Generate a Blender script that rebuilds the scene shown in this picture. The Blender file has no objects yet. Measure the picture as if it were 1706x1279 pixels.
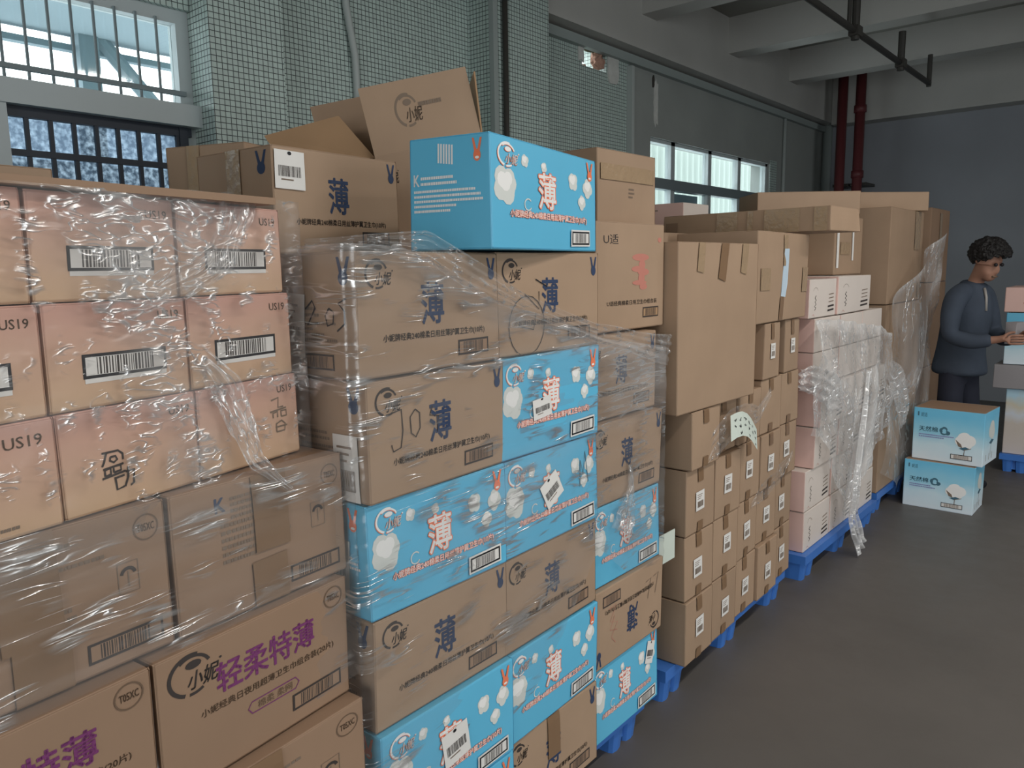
import bpy, bmesh, math, random
from mathutils import Vector, Matrix, noise as mnoise
R = math.radians
random.seed(7)
SC = bpy.context.scene
COL = SC.collection

# ------------------------------------------------------------------ camera, sky, light, exposure
def camera():
    cd = bpy.data.cameras.new('camera'); cd.sensor_width = 36; cd.lens = 36 * 1281 / 1706
    cd.clip_start = .05; cd.clip_end = 200
    o = bpy.data.objects.new('camera', cd); COL.objects.link(o)
    y, p, r = R(40.6), R(8.5), R(-0.94)
    f = Vector((-math.sin(y) * math.cos(p), math.cos(y) * math.cos(p), -math.sin(p)))
    rt = Vector((math.cos(y), math.sin(y), 0)); up = rt.cross(f)
    r2 = rt * math.cos(r) + up * math.sin(r); u2 = -rt * math.sin(r) + up * math.cos(r)
    m = Matrix((r2, u2, -f)).transposed().to_4x4(); m.translation = (0, 0, 1.6)
    o.matrix_world = m
    SC.camera = o
camera()
w = bpy.data.worlds.new('overcast_sky'); SC.world = w; w.use_nodes = True
w.node_tree.nodes['Background'].inputs[0].default_value = (.95, .985, 1, 1)
w.node_tree.nodes['Background'].inputs[1].default_value = 4.4

def area(name, loc, target, sx, sy, power, col):
    l = bpy.data.lights.new(name, 'AREA'); l.shape = 'RECTANGLE'; l.size = sx; l.size_y = sy
    l.energy = power; l.color = col
    o = bpy.data.objects.new(name, l); COL.objects.link(o); o.location = loc
    o.rotation_euler = (Vector(target) - Vector(loc)).to_track_quat('-Z', 'Y').to_euler()
    return o
# unseen battens added over the aisle so that the film glints (their housings are built below)
ADDED_LAMPS = ((.55, 1.1, 3.42), (.55, 2.9, 3.42), (.55, 4.7, 3.42), (2.6, 2.0, 3.42), (2.6, 4.2, 3.42))
for p in ADDED_LAMPS: area('added_light', p, (p[0], p[1], 0), 1.2, .03, 25, (1, .95, .89)).rotation_euler = (0, 0, R(90))
# daylight comes from the sky through the two doors and the windows; portals tell the renderer where the openings are
for lo, tg, sx, sy in (((1.6, -5.08, 1.6), (1.6, 0, 1.6), 3.4, 3.2), ((5.6, 2.2, 1.6), (0, 2.2, 1.6), 3.0, 3.2), ((-3.62, .565, 2.0), (0, .565, 2.0), 2.63, 1.53), ((-3.62, 7.23, 2.12), (0, 7.23, 2.12), 2.57, 1.15)):
    area('sky_portal', lo, tg, sx, sy, 0, (1, 1, 1)).data.cycles.is_portal = True

SC.view_settings.view_transform = 'Standard'
SC.view_settings.look = 'None'
SC.view_settings.gamma = 1
SC.view_settings.use_curve_mapping = False
SC.view_settings.exposure = 0.0
SC.cycles.use_denoising = True
SC.cycles.denoising_input_passes = 'RGB_ALBEDO_NORMAL'
SC.cycles.use_adaptive_sampling = False
SC.cycles.max_bounces = 10
SC.cycles.transparent_max_bounces = 16
SC.cycles.sample_clamp_indirect = 6

# ------------------------------------------------------------------ materials
def lin(c): return tuple((x / 12.92 if x <= .04045 else ((x + .055) / 1.055) ** 2.4) for x in c)
def rgb(r, g, b): return lin((r / 255, g / 255, b / 255))
M = {}
def mat(name, col, rough=.6, spec=.3, metal=0, var=0, scale=8, bump=0, bscale=60, rnd=0, emit=0):
    m = bpy.data.materials.new(name); m.use_nodes = True
    nt = m.node_tree; b = nt.nodes['Principled BSDF']
    b.inputs['Base Color'].default_value = (*col, 1)
    b.inputs['Roughness'].default_value = rough
    b.inputs['Specular IOR Level'].default_value = spec
    b.inputs['Metallic'].default_value = metal
    tc = nt.nodes.new('ShaderNodeTexCoord')
    if var or rnd:
        hsv = nt.nodes.new('ShaderNodeHueSaturation'); hsv.inputs['Color'].default_value = (*col, 1)
        n = nt.nodes.new('ShaderNodeTexNoise'); n.inputs['Scale'].default_value = scale; n.inputs['Detail'].default_value = 5
        nt.links.new(tc.outputs['Object'], n.inputs['Vector'])
        mr = nt.nodes.new('ShaderNodeMapRange'); mr.inputs['To Min'].default_value = 1 - var; mr.inputs['To Max'].default_value = 1 + var
        mr.inputs['From Min'].default_value = .3; mr.inputs['From Max'].default_value = .7
        nt.links.new(n.outputs['Fac'], mr.inputs['Value'])
        last = mr.outputs[0]
        if rnd:
            oi = nt.nodes.new('ShaderNodeObjectInfo')
            m2 = nt.nodes.new('ShaderNodeMapRange'); m2.inputs['To Min'].default_value = 1 - rnd; m2.inputs['To Max'].default_value = 1 + rnd
            nt.links.new(oi.outputs['Random'], m2.inputs['Value'])
            mu = nt.nodes.new('ShaderNodeMath'); mu.operation = 'MULTIPLY'
            nt.links.new(last, mu.inputs[0]); nt.links.new(m2.outputs[0], mu.inputs[1]); last = mu.outputs[0]
        nt.links.new(last, hsv.inputs['Value'])
        nt.links.new(hsv.outputs[0], b.inputs['Base Color'])
    if bump:
        n2 = nt.nodes.new('ShaderNodeTexNoise'); n2.inputs['Scale'].default_value = bscale; n2.inputs['Detail'].default_value = 4
        nt.links.new(tc.outputs['Object'], n2.inputs['Vector'])
        bp = nt.nodes.new('ShaderNodeBump'); bp.inputs['Strength'].default_value = bump; bp.inputs['Distance'].default_value = .01
        nt.links.new(n2.outputs['Fac'], bp.inputs['Height']); nt.links.new(bp.outputs[0], b.inputs['Normal'])
    if emit:
        b.inputs['Emission Color'].default_value = (*col, 1); b.inputs['Emission Strength'].default_value = emit
    M[name] = m
    return m
mat('kraft', rgb(164, 139, 116), .62, .25, var=.05, scale=5, bump=.05, bscale=25, rnd=.06)
mat('kraft_inside', rgb(168, 136, 104), .7, .2, var=.05)
mat('kraft_dark', rgb(152, 125, 103), .62, .25, var=.04, scale=5, rnd=.03)  # darker kraft: shade on the lower left cartons put into the colour
mat('blue_print', rgb(98, 186, 222), .42, .4, var=.025, scale=4)
mat('white_carton', rgb(214, 204, 196), .55, .3, var=.02, rnd=.03)
mat('pink_carton', rgb(226, 190, 180), .55, .3, var=.02)
mat('navy_ink', rgb(56, 70, 98), .6, .2)
mat('dark_ink', rgb(66, 60, 58), .6, .2)
mat('brown_ink', rgb(112, 92, 76), .6, .2)
mat('grey_ink', rgb(128, 112, 98), .6, .2)
mat('purple_ink', rgb(122, 62, 110), .6, .2)
mat('lilac_ink', rgb(140, 140, 190), .6, .2)
mat('pink_ink', rgb(192, 128, 114), .6, .2)
mat('orange_ink', rgb(236, 128, 92), .5, .3)
mat('white_ink', rgb(238, 238, 236), .5, .3)
mat('cotton_ink', rgb(214, 218, 214), .5, .3)
mat('cotton_grey', rgb(176, 190, 196), .5, .3)
mat('teal_ink', rgb(72, 110, 128), .6, .2)
mat('black_ink', rgb(34, 34, 38), .5, .3)
mat('paper', rgb(226, 224, 220), .6, .3)
mat('paper_green', rgb(206, 216, 206), .6, .3)
mat('blue_plastic', rgb(66, 120, 200), .38, .45, var=.06, scale=6)
mat('pale_cartonblue', rgb(186, 204, 218), .5, .3, var=.05)
mat('grey_plastic', rgb(150, 146, 148), .5, .3)
mat('wall_paint', rgb(148, 153, 150), .75, .2, var=.06, scale=2)
mat('wall_back', rgb(142, 146, 152), .8, .2, var=.06, scale=1.5)
mat('beam_paint', rgb(178, 178, 174), .75, .2, var=.05, scale=2)
mat('ceiling_paint', rgb(140, 140, 134), .8, .2, var=.05, scale=1.5)
mat('trim_grey', rgb(150, 160, 158), .5, .3)
mat('window_alu', rgb(176, 186, 188), .4, .5)
mat('bar_grey', rgb(120, 132, 136), .5, .4)
mat('bar_dark', rgb(38, 46, 58), .5, .4)
mat('red_paint', rgb(96, 46, 48), .45, .4)
mat('dark_steel', rgb(62, 60, 56), .5, .4)
mat('pvc', rgb(170, 178, 176), .45, .4)
mat('plaster', rgb(196, 198, 194), .8, .2, var=.08, scale=14, bump=.3)
mat('brick', rgb(176, 140, 124), .9, .1, var=.25, scale=18, bump=.8, bscale=30)
mat('olive_crumb', rgb(120, 118, 96), .9, .1, var=.2, scale=20, bump=.8, bscale=30)
mat('outside_white', rgb(232, 240, 244), .7, .2)
mat('fence_sheet', rgb(152, 162, 157), .7, .2)
mat('outside_grey', rgb(126, 142, 150), .8, .2)
mat('outside_blue', rgb(98, 110, 120), .8, .2, var=.25, scale=3)
mat('skin', rgb(150, 112, 94), .6, .3)
mat('hair', rgb(26, 24, 24), .6, .3, bump=.4, bscale=90)
mat('jacket', rgb(64, 72, 84), .8, .15, var=.08, scale=9, bump=.2, bscale=20)
mat('shirt', rgb(44, 46, 52), .8, .15)
mat('trousers', rgb(46, 48, 58), .85, .1, var=.08)
mat('shoe', rgb(36, 36, 40), .6, .2)
mat('zip_metal', rgb(150, 146, 142), .4, .5)

def floor_mat():
    m = mat('floor_concrete', rgb(94, 90, 86), .5, .35, var=.10, scale=1.3)
    nt = m.node_tree; b = nt.nodes['Principled BSDF']
    tc = nt.nodes.new('ShaderNodeTexCoord')
    n = nt.nodes.new('ShaderNodeTexNoise'); n.inputs['Scale'].default_value = 9; n.inputs['Detail'].default_value = 9
    nt.links.new(tc.outputs['Object'], n.inputs['Vector'])
    mr = nt.nodes.new('ShaderNodeMapRange'); mr.inputs['To Min'].default_value = .36; mr.inputs['To Max'].default_value = .62
    nt.links.new(n.outputs['Fac'], mr.inputs['Value']); nt.links.new(mr.outputs[0], b.inputs['Roughness'])
    bp = nt.nodes.new('ShaderNodeBump'); bp.inputs['Strength'].default_value = .12; bp.inputs['Distance'].default_value = .01
    nt.links.new(n.outputs['Fac'], bp.inputs['Height']); nt.links.new(bp.outputs[0], b.inputs['Normal'])
floor_mat()

def mosaic_mat():
    m = bpy.data.materials.new('mosaic_tile'); m.use_nodes = True; nt = m.node_tree; b = nt.nodes['Principled BSDF']
    tc = nt.nodes.new('ShaderNodeTexCoord'); sp = nt.nodes.new('ShaderNodeSeparateXYZ')
    nt.links.new(tc.outputs['Object'], sp.inputs[0])
    ad = nt.nodes.new('ShaderNodeMath'); ad.operation = 'ADD'
    nt.links.new(sp.outputs[0], ad.inputs[0]); nt.links.new(sp.outputs[1], ad.inputs[1])
    cb = nt.nodes.new('ShaderNodeCombineXYZ'); nt.links.new(ad.outputs[0], cb.inputs[0]); nt.links.new(sp.outputs[2], cb.inputs[1])
    br = nt.nodes.new('ShaderNodeTexBrick'); br.offset = 0; br.squash = 1
    br.inputs['Scale'].default_value = 1; br.inputs['Brick Width'].default_value = .0262; br.inputs['Row Height'].default_value = .0262
    br.inputs['Mortar Size'].default_value = .0021; br.inputs['Mortar Smooth'].default_value = .3
    br.inputs['Color1'].default_value = (*rgb(186, 204, 198), 1); br.inputs['Color2'].default_value = (*rgb(176, 192, 187), 1)
    br.inputs['Mortar'].default_value = (*rgb(58, 68, 68), 1); br.inputs['Bias'].default_value = 0
    nt.links.new(cb.outputs[0], br.inputs['Vector'])
    nt.links.new(br.outputs['Color'], b.inputs['Base Color'])
    b.inputs['Roughness'].default_value = .45
    bp = nt.nodes.new('ShaderNodeBump'); bp.invert = True; bp.inputs['Strength'].default_value = .3; bp.inputs['Distance'].default_value = .002
    nt.links.new(br.outputs['Fac'], bp.inputs['Height']); nt.links.new(bp.outputs[0], b.inputs['Normal'])
    M['mosaic'] = m
mosaic_mat()

def grad_mat(name, z0, z1, stops, rough=.55):
    """printed colour ramp up the height of the carton (object z)"""
    m = bpy.data.materials.new(name); m.use_nodes = True; nt = m.node_tree; b = nt.nodes['Principled BSDF']
    tc = nt.nodes.new('ShaderNodeTexCoord'); sp = nt.nodes.new('ShaderNodeSeparateXYZ')
    nt.links.new(tc.outputs['Object'], sp.inputs[0])
    n = nt.nodes.new('ShaderNodeTexNoise'); n.inputs['Scale'].default_value = 7
    nt.links.new(tc.outputs['Object'], n.inputs['Vector'])
    mr = nt.nodes.new('ShaderNodeMapRange'); mr.inputs['From Min'].default_value = z0; mr.inputs['From Max'].default_value = z1
    nt.links.new(sp.outputs[2], mr.inputs['Value'])
    ma = nt.nodes.new('ShaderNodeMath'); ma.operation = 'MULTIPLY_ADD'; ma.inputs[1].default_value = .35; ma.inputs[2].default_value = -.175
    nt.links.new(n.outputs['Fac'], ma.inputs[0])
    ad = nt.nodes.new('ShaderNodeMath'); ad.operation = 'ADD'
    nt.links.new(mr.outputs[0], ad.inputs[0]); nt.links.new(ma.outputs[0], ad.inputs[1])
    cr = nt.nodes.new('ShaderNodeValToRGB')
    while len(cr.color_ramp.elements) < len(stops): cr.color_ramp.elements.new(.5)
    for e, (p, c) in zip(cr.color_ramp.elements, stops): e.position = p; e.color = (*c, 1)
    nt.links.new(ad.outputs[0], cr.inputs[0]); nt.links.new(cr.outputs[0], b.inputs['Base Color'])
    b.inputs['Roughness'].default_value = rough; b.inputs['Specular IOR Level'].default_value = .3
    M[name] = m
grad_mat('peach_carton', 0, .157, [(0, rgb(208, 176, 144)), (.45, rgb(208, 172, 148)), (1, rgb(206, 160, 146))])
grad_mat('sky_print', 0, .3, [(0, rgb(222, 234, 242)), (.35, rgb(206, 230, 240)), (.62, rgb(150, 208, 230)), (1, rgb(112, 192, 226))], .5)
grad_mat('dusk_print', 0, .45, [(0, rgb(206, 196, 192)), (.5, rgb(200, 190, 180)), (.7, rgb(206, 212, 220)), (.85, rgb(204, 196, 176)), (1, rgb(176, 208, 224))], .5)

def film_mat(name, base, milk, sx, sy, bump, rough, band=.05, sparse=.5):
    """clear stretch film: a faint veil with thin folded ridges that catch the lamps; the 'crease' attribute says where it is bunched up"""
    m = bpy.data.materials.new(name); m.use_nodes = True; nt = m.node_tree
    nt.nodes.remove(nt.nodes['Principled BSDF']); out = nt.nodes['Material Output']
    def node(t, **k):
        n = nt.nodes.new(t)
        for q, v in k.items(): setattr(n, q, v)
        return n
    def math_(op, a, b=None, c=None, clamp=False):
        n = node('ShaderNodeMath', operation=op); n.use_clamp = clamp
        for i, v in enumerate((a, b, c)):
            if v is None: continue
            if hasattr(v, 'links'): nt.links.new(v, n.inputs[i])
            else: n.inputs[i].default_value = v
        return n.outputs[0]
    uv = node('ShaderNodeUVMap'); at = node('ShaderNodeAttribute'); at.attribute_name = 'crease'; cr = at.outputs['Fac']
    def noise_(kx, ky, detail, dist=0.0):
        mp = node('ShaderNodeMapping'); mp.inputs['Scale'].default_value = (kx, ky, 1); nt.links.new(uv.outputs[0], mp.inputs['Vector'])
        n = node('ShaderNodeTexNoise'); n.inputs['Scale'].default_value = 1; n.inputs['Detail'].default_value = detail; n.inputs['Distortion'].default_value = dist
        nt.links.new(mp.outputs[0], n.inputs['Vector']); return n.outputs['Fac']
    big = noise_(sx, sy, 1.0, .8)
    line = math_('SUBTRACT', 1.0, math_('DIVIDE', math_('ABSOLUTE', math_('SUBTRACT', big, .5)), band), clamp=True)      # thin ridges
    gate = math_('ADD', noise_(sx * .9 + 1, sy * .22, 1.5), math_('MULTIPLY', cr, .30))
    gate = math_('MULTIPLY', math_('SUBTRACT', gate, sparse), 9.0, clamp=True)                                            # only here and there
    ridge = math_('MULTIPLY', line, gate)
    soft = noise_(sx * .35, sy * .3, 2.0)
    h = math_('ADD', math_('MULTIPLY', ridge, bump), math_('MULTIPLY', soft, .010))
    bp = node('ShaderNodeBump'); bp.inputs['Strength'].default_value = 1; bp.inputs['Distance'].default_value = 1.0; nt.links.new(h, bp.inputs['Height'])
    tr = node('ShaderNodeBsdfTransparent'); tr.inputs[0].default_value = (.985, .985, .985, 1)
    gl = node('ShaderNodeBsdfGlossy'); gl.inputs['Roughness'].default_value = rough; nt.links.new(bp.outputs[0], gl.inputs['Normal'])
    df = node('ShaderNodeBsdfDiffuse'); df.inputs[0].default_value = (.80, .80, .80, 1)
    f1 = math_('ADD', math_('MULTIPLY_ADD', cr, base * 1.6, base), math_('MULTIPLY', ridge, .75), clamp=True)
    f3 = math_('ADD', math_('MULTIPLY', math_('MULTIPLY_ADD', cr, milk * 8, milk), math_('MULTIPLY_ADD', soft, 1.6, .2)), math_('MULTIPLY', ridge, .14), clamp=True)
    x1 = node('ShaderNodeMixShader'); nt.links.new(f1, x1.inputs[0]); nt.links.new(tr.outputs[0], x1.inputs[1]); nt.links.new(gl.outputs[0], x1.inputs[2])
    x2 = node('ShaderNodeMixShader'); nt.links.new(f3, x2.inputs[0]); nt.links.new(x1.outputs[0], x2.inputs[1]); nt.links.new(df.outputs[0], x2.inputs[2])
    nt.links.new(x2.outputs[0], out.inputs[0])
    M[name] = m
film_mat('film', .05, .024, 7, 60, .0012, .22, .08, .55)
film_mat('film_crumpled', .05, .024, 24, 66, .0014, .24, .09, .555)
film_mat('film_drape', .07, .060, 26, 15, .0032, .26, .09, .52)

def tape_mat():
    m = mat('brown_tape', rgb(132, 105, 80), .30, .5, var=.04)
    m = mat('clear_tape', rgb(166, 142, 114), .18, .7, var=.05, bump=.5, bscale=40)
tape_mat()
def glass_mat(name, tint, gloss, frost=None):
    m = bpy.data.materials.new(name); m.use_nodes = True; nt = m.node_tree
    nt.nodes.remove(nt.nodes['Principled BSDF']); out = nt.nodes['Material Output']
    tr = nt.nodes.new('ShaderNodeBsdfTransparent'); tr.inputs[0].default_value = (*tint, 1)
    gl = nt.nodes.new('ShaderNodeBsdfGlossy'); gl.inputs['Roughness'].default_value = .05
    lw = nt.nodes.new('ShaderNodeLayerWeight'); lw.inputs[0].default_value = .5
    pw = nt.nodes.new('ShaderNodeMath'); pw.operation = 'POWER'; pw.inputs[1].default_value = 4; nt.links.new(lw.outputs['Facing'], pw.inputs[0])
    fr = nt.nodes.new('ShaderNodeMath'); fr.operation = 'MULTIPLY_ADD'; fr.inputs[1].default_value = .5; fr.inputs[2].default_value = .04; nt.links.new(pw.outputs[0], fr.inputs[0])
    mx = nt.nodes.new('ShaderNodeMixShader')
    nt.links.new(fr.outputs[0], mx.inputs[0]); nt.links.new(tr.outputs[0], mx.inputs[1]); nt.links.new(gl.outputs[0], mx.inputs[2])
    last = mx
    if frost:
        tl = nt.nodes.new('ShaderNodeBsdfTranslucent')
        tc = nt.nodes.new('ShaderNodeTexCoord'); n = nt.nodes.new('ShaderNodeTexNoise'); n.inputs['Scale'].default_value = 55; n.inputs['Detail'].default_value = 6
        nt.links.new(tc.outputs['Object'], n.inputs['Vector'])
        cr = nt.nodes.new('ShaderNodeValToRGB'); cr.color_ramp.elements[0].position = .4; cr.color_ramp.elements[1].position = .66
        cr.color_ramp.elements[0].color = (*frost[0], 1); cr.color_ramp.elements[1].color = (*frost[1], 1)
        nt.links.new(n.outputs['Fac'], cr.inputs[0]); nt.links.new(cr.outputs[0], tl.inputs[0])
        m3 = nt.nodes.new('ShaderNodeMixShader'); m3.inputs[0].default_value = frost[2]
        nt.links.new(mx.outputs[0], m3.inputs[1]); nt.links.new(tl.outputs[0], m3.inputs[2]); last = m3
    nt.links.new(last.outputs[0], out.inputs[0]); M[name] = m
glass_mat('clear_glass', (.93, .97, .97), .1)
glass_mat('frosted_glass', (.42, .52, .62), .1, ((.10, .12, .14), (.56, .62, .65), .62))

# ------------------------------------------------------------------ mesh helpers
class MB:
    def __init__(s): s.v = []; s.f = []; s.m = []; s.ms = []
    def mi(s, name):
        if name not in s.ms: s.ms.append(name)
        return s.ms.index(name)
    def add(s, vs, fs, mname):
        o = len(s.v); s.v += [tuple(v) for v in vs]; k = s.mi(mname)
        for f in fs: s.f.append([i + o for i in f]); s.m.append(k)
    def box(s, a, b, mname, mtx=None):
        x0, y0, z0 = a; x1, y1, z1 = b
        vs = [Vector(p) for p in ((x0, y0, z0), (x1, y0, z0), (x1, y1, z0), (x0, y1, z0), (x0, y0, z1), (x1, y0, z1), (x1, y1, z1), (x0, y1, z1))]
        if mtx: vs = [mtx @ v for v in vs]
        s.add(vs, [(0, 3, 2, 1), (4, 5, 6, 7), (0, 1, 5, 4), (1, 2, 6, 5), (2, 3, 7, 6), (3, 0, 4, 7)], mname)
    def tube(s, pts, r, mname, n=10, caps=True):
        pts = [Vector(p) for p in pts]; rings = []
        rr = r if isinstance(r, (list, tuple)) else [r] * len(pts)
        for i, p in enumerate(pts):
            d = (pts[min(i + 1, len(pts) - 1)] - pts[max(i - 1, 0)]).normalized()
            a = d.orthogonal().normalized() if abs(d.z) < .9 else Vector((1, 0, 0)); a = (a - d * a.dot(d)).normalized(); b = d.cross(a)
            rings.append([p + a * rr[i] * math.cos(2 * math.pi * k / n) + b * rr[i] * math.sin(2 * math.pi * k / n) for k in range(n)])
        vs = [v for g in rings for v in g]; fs = []
        for i in range(len(pts) - 1):
            for k in range(n): fs.append((i * n + k, i * n + (k + 1) % n, (i + 1) * n + (k + 1) % n, (i + 1) * n + k))
        if caps: fs.append(tuple(range(n))[::-1]); fs.append(tuple((len(pts) - 1) * n + k for k in range(n)))
        s.add(vs, fs, mname)
    def build(s, name, parent=None, smooth=False, loc=None, rotz=0):
        me = bpy.data.meshes.new(name); me.from_pydata(s.v, [], s.f)
        for k in s.ms: me.materials.append(M[k])
        me.polygons.foreach_set('material_index', s.m)
        if smooth: me.polygons.foreach_set('use_smooth', [True] * len(me.polygons))
        me.update()
        o = bpy.data.objects.new(name, me); COL.objects.link(o)
        if parent: o.parent = parent
        if loc: o.location = loc
        o.rotation_euler.z = rotz
        return o
def tag(o, label, cat, group=None):
    o['label'] = label; o['category'] = cat
    if group: o['group'] = group
    return o
def empty(name, loc, label, cat, group=None, rotz=0):
    o = bpy.data.objects.new(name, None); COL.objects.link(o); o.location = loc; o.rotation_euler.z = rotz
    o.empty_display_size = .1
    return tag(o, label, cat, group)
def struct(o): o['kind'] = 'structure'; return o

# text outlines as flat polygons, cached
TX = {}
def glyphs(s, bold=0.0, shear=0.0):
    k = (s, bold, shear)
    if k in TX: return TX[k]
    c = bpy.data.curves.new('t', 'FONT'); c.body = s; c.size = 1; c.resolution_u = 2; c.offset = bold; c.shear = shear
    o = bpy.data.objects.new('t', c); COL.objects.link(o)
    dg = bpy.context.evaluated_depsgraph_get(); ev = o.evaluated_get(dg); me = ev.to_mesh()
    vs = [(v.co.x, v.co.y) for v in me.vertices]; fs = [tuple(p.vertices) for p in me.polygons]
    ev.to_mesh_clear(); bpy.data.objects.remove(o); bpy.data.curves.remove(c)
    xs = [v[0] for v in vs]; ys = [v[1] for v in vs]
    x0, x1, y0, y1 = min(xs), max(xs), min(ys), max(ys)
    vs = [((x - x0) / (x1 - x0), (y - y0) / (y1 - y0)) for x, y in vs]
    TX[k] = (vs, fs); return TX[k]

class Print:
    """flat artwork in fractions of a face (0..1 across, 0..1 up); later items lie above earlier ones"""
    def __init__(s, asp=1.7): s.it = []; s.asp = asp
    def merge(s, n0):
        V = []; F = []
        for vs, fs, m in s.it[n0:]: o = len(V); V += vs; F += [tuple(i + o for i in f) for f in fs]
        s.it[n0:] = [(V, F, m)]; return s
    def poly(s, pts, m): s.it.append((list(pts), [tuple(range(len(pts)))], m)); return s
    def rect(s, x, y, w_, h, m):
        nx, ny = max(1, math.ceil(w_ / .05)), max(1, math.ceil(h / .12))       # cut up so that it follows the bulge of the panel
        vs = [(x + w_ * i / nx, y + h * j / ny) for j in range(ny + 1) for i in range(nx + 1)]
        s.it.append((vs, [(j * (nx + 1) + i, j * (nx + 1) + i + 1, (j + 1) * (nx + 1) + i + 1, (j + 1) * (nx + 1) + i) for j in range(ny) for i in range(nx)], m)); return s
    def ell(s, cx, cy, rx, ry, m, n=18): return s.poly([(cx + rx * math.cos(2 * math.pi * k / n), cy + ry * math.sin(2 * math.pi * k / n)) for k in range(n)], m)
    def line(s, pts, wd, m):
        A = s.asp; P = [Vector((x * A, y)) for x, y in pts]; vs = []; n = len(P)
        for i, p in enumerate(P):
            d = P[min(i + 1, n - 1)] - P[max(i - 1, 0)]
            d = d.normalized() if d.length > 1e-9 else Vector((1, 0)); q = Vector((-d.y, d.x)) * wd / 2
            vs += [((p.x + q.x) / A, p.y + q.y), ((p.x - q.x) / A, p.y - q.y)]
        s.it.append((vs, [(2 * i, 2 * i + 1, 2 * i + 3, 2 * i + 2) for i in range(n - 1)], m)); return s
    def arc(s, cx, cy, r, a0, a1, wd, m, ry=None, n=20):
        ry = ry or r * s.asp
        return s.line([(cx + r * math.cos(R(a0 + (a1 - a0) * k / n)), cy + ry * math.sin(R(a0 + (a1 - a0) * k / n))) for k in range(n + 1)], wd, m)
    def text(s, t, x, y, w_, h, m, bold=0.0, shear=0.0):
        vs, fs = glyphs(t, 0.0, shear); e = bold * h
        offs = [(0, 0)] if not bold else [(e, 0), (-e, 0), (0, e), (0, -e), (.7 * e, .7 * e), (-.7 * e, .7 * e), (.7 * e, -.7 * e), (-.7 * e, -.7 * e)]
        V = []; F = []
        for dx, dy in offs:
            o = len(V); V += [(x + a * w_ + dx / s.asp, y + b * h + dy) for a, b in vs]; F += [tuple(i + o for i in f) for f in fs]
        s.it.append((V, F, m)); return s
    def bars(s, x, y, w_, h, m, n=26, seed=1):
        rr = random.Random(seed); t = 0; xs = []
        while t < 1:
            a = rr.uniform(.012, .04); xs.append((t, min(a, 1 - t))); t += a + rr.uniform(.012, .035)
        n0 = len(s.it)
        for a, b in xs: s.rect(x + a * w_, y, b * w_, h, m)
        return s.merge(n0)
    def barcode(s, x, y, w_, h, frame='black_ink', inner=None, b='black_ink', seed=1):
        s.rect(x, y, w_, h, frame)
        t = h * .13; tx_ = t / s.asp
        if inner: s.rect(x + tx_, y + t, w_ - 2 * tx_, h - 2 * t, inner)
        iw = w_ - 2 * tx_
        return s.bars(x + tx_ + iw * .13, y + t * 1.15, iw * .72, h - 2.3 * t, b, seed=seed)
    def dashes(s, x, y, w_, h, m, rows, seed=3, fill=.9):
        """rows of print too small to read"""
        rr = random.Random(seed); dh = h / rows; n0 = len(s.it)
        for i in range(rows):
            t = 0; e = rr.uniform(.45, 1) * w_
            while t < e:
                a = rr.uniform(.012, .03); s.rect(x + t, y + h - (i + 1) * dh + dh * .25, a * .8, dh * .5, m); t += a
        return s.merge(n0)
    def rabbit(s, x, y, w_, h, m, eye=None):
        s.poly([(x, y + h), (x + .20 * w_, y + h), (x + .46 * w_, y + .5 * h), (x + .24 * w_, y + .42 * h)], m)
        s.poly([(x + .8 * w_, y + h), (x + w_, y + h), (x + .76 * w_, y + .42 * h), (x + .54 * w_, y + .5 * h)], m)
        s.ell(x + .5 * w_, y + .26 * h, .36 * w_, .26 * h, m)
        if eye: s.ell(x + .5 * w_, y + .16 * h, .2 * w_, .06 * h, eye, 10)
        return s
    def logo(s, x, y, w_, h, m, m2=None):
        """open swirl ring with the two brand characters at its lower right"""
        cx, cy, rx, ry = x + .42 * w_, y + .52 * h, .40 * w_, .46 * h
        s.arc(cx, cy, rx, 70, 250, h * .085, m, ry); s.arc(cx + .02 * w_, cy + .05 * h, rx * .85, 20, 130, h * .07, m, ry * .8)
        s.arc(cx, cy, rx, 262, 300, h * .07, m, ry)
        s.ell(cx + .05 * w_, cy + .22 * h, .15 * w_, .10 * h, m2 or m, 12)
        s.text('小妮', x + .34 * w_, y + .16 * h, .60 * w_, .42 * h, m, .012, .25)
        s.ell(x + .98 * w_, y + .62 * h, .025 * w_, .03 * h, m, 8)
        return s
    def puff(s, x, y, rx, ry):
        n0 = len(s.it)
        for k in range(9):
            a = 2 * math.pi * k / 9 + x * 40; q = .52 + .2 * math.sin(k * 2.7 + y * 30)
            s.ell(x + .62 * rx * math.cos(a), y + .6 * ry * math.sin(a), q * rx, q * ry, 'cotton_ink', 10)
        s.ell(x, y, .8 * rx, .8 * ry, 'cotton_ink', 12); s.merge(n0); n0 = len(s.it)
        for dx, dy, q in ((-.35, .3, .5), (.25, .4, .45), (.0, .1, .5)): s.ell(x + dx * rx, y + dy * ry, q * rx, q * ry, 'white_ink', 10)
        s.merge(n0)
        return s
LINE = '小妮牌经典240棉柔日用丝薄护翼卫生巾(10片)'
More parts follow.
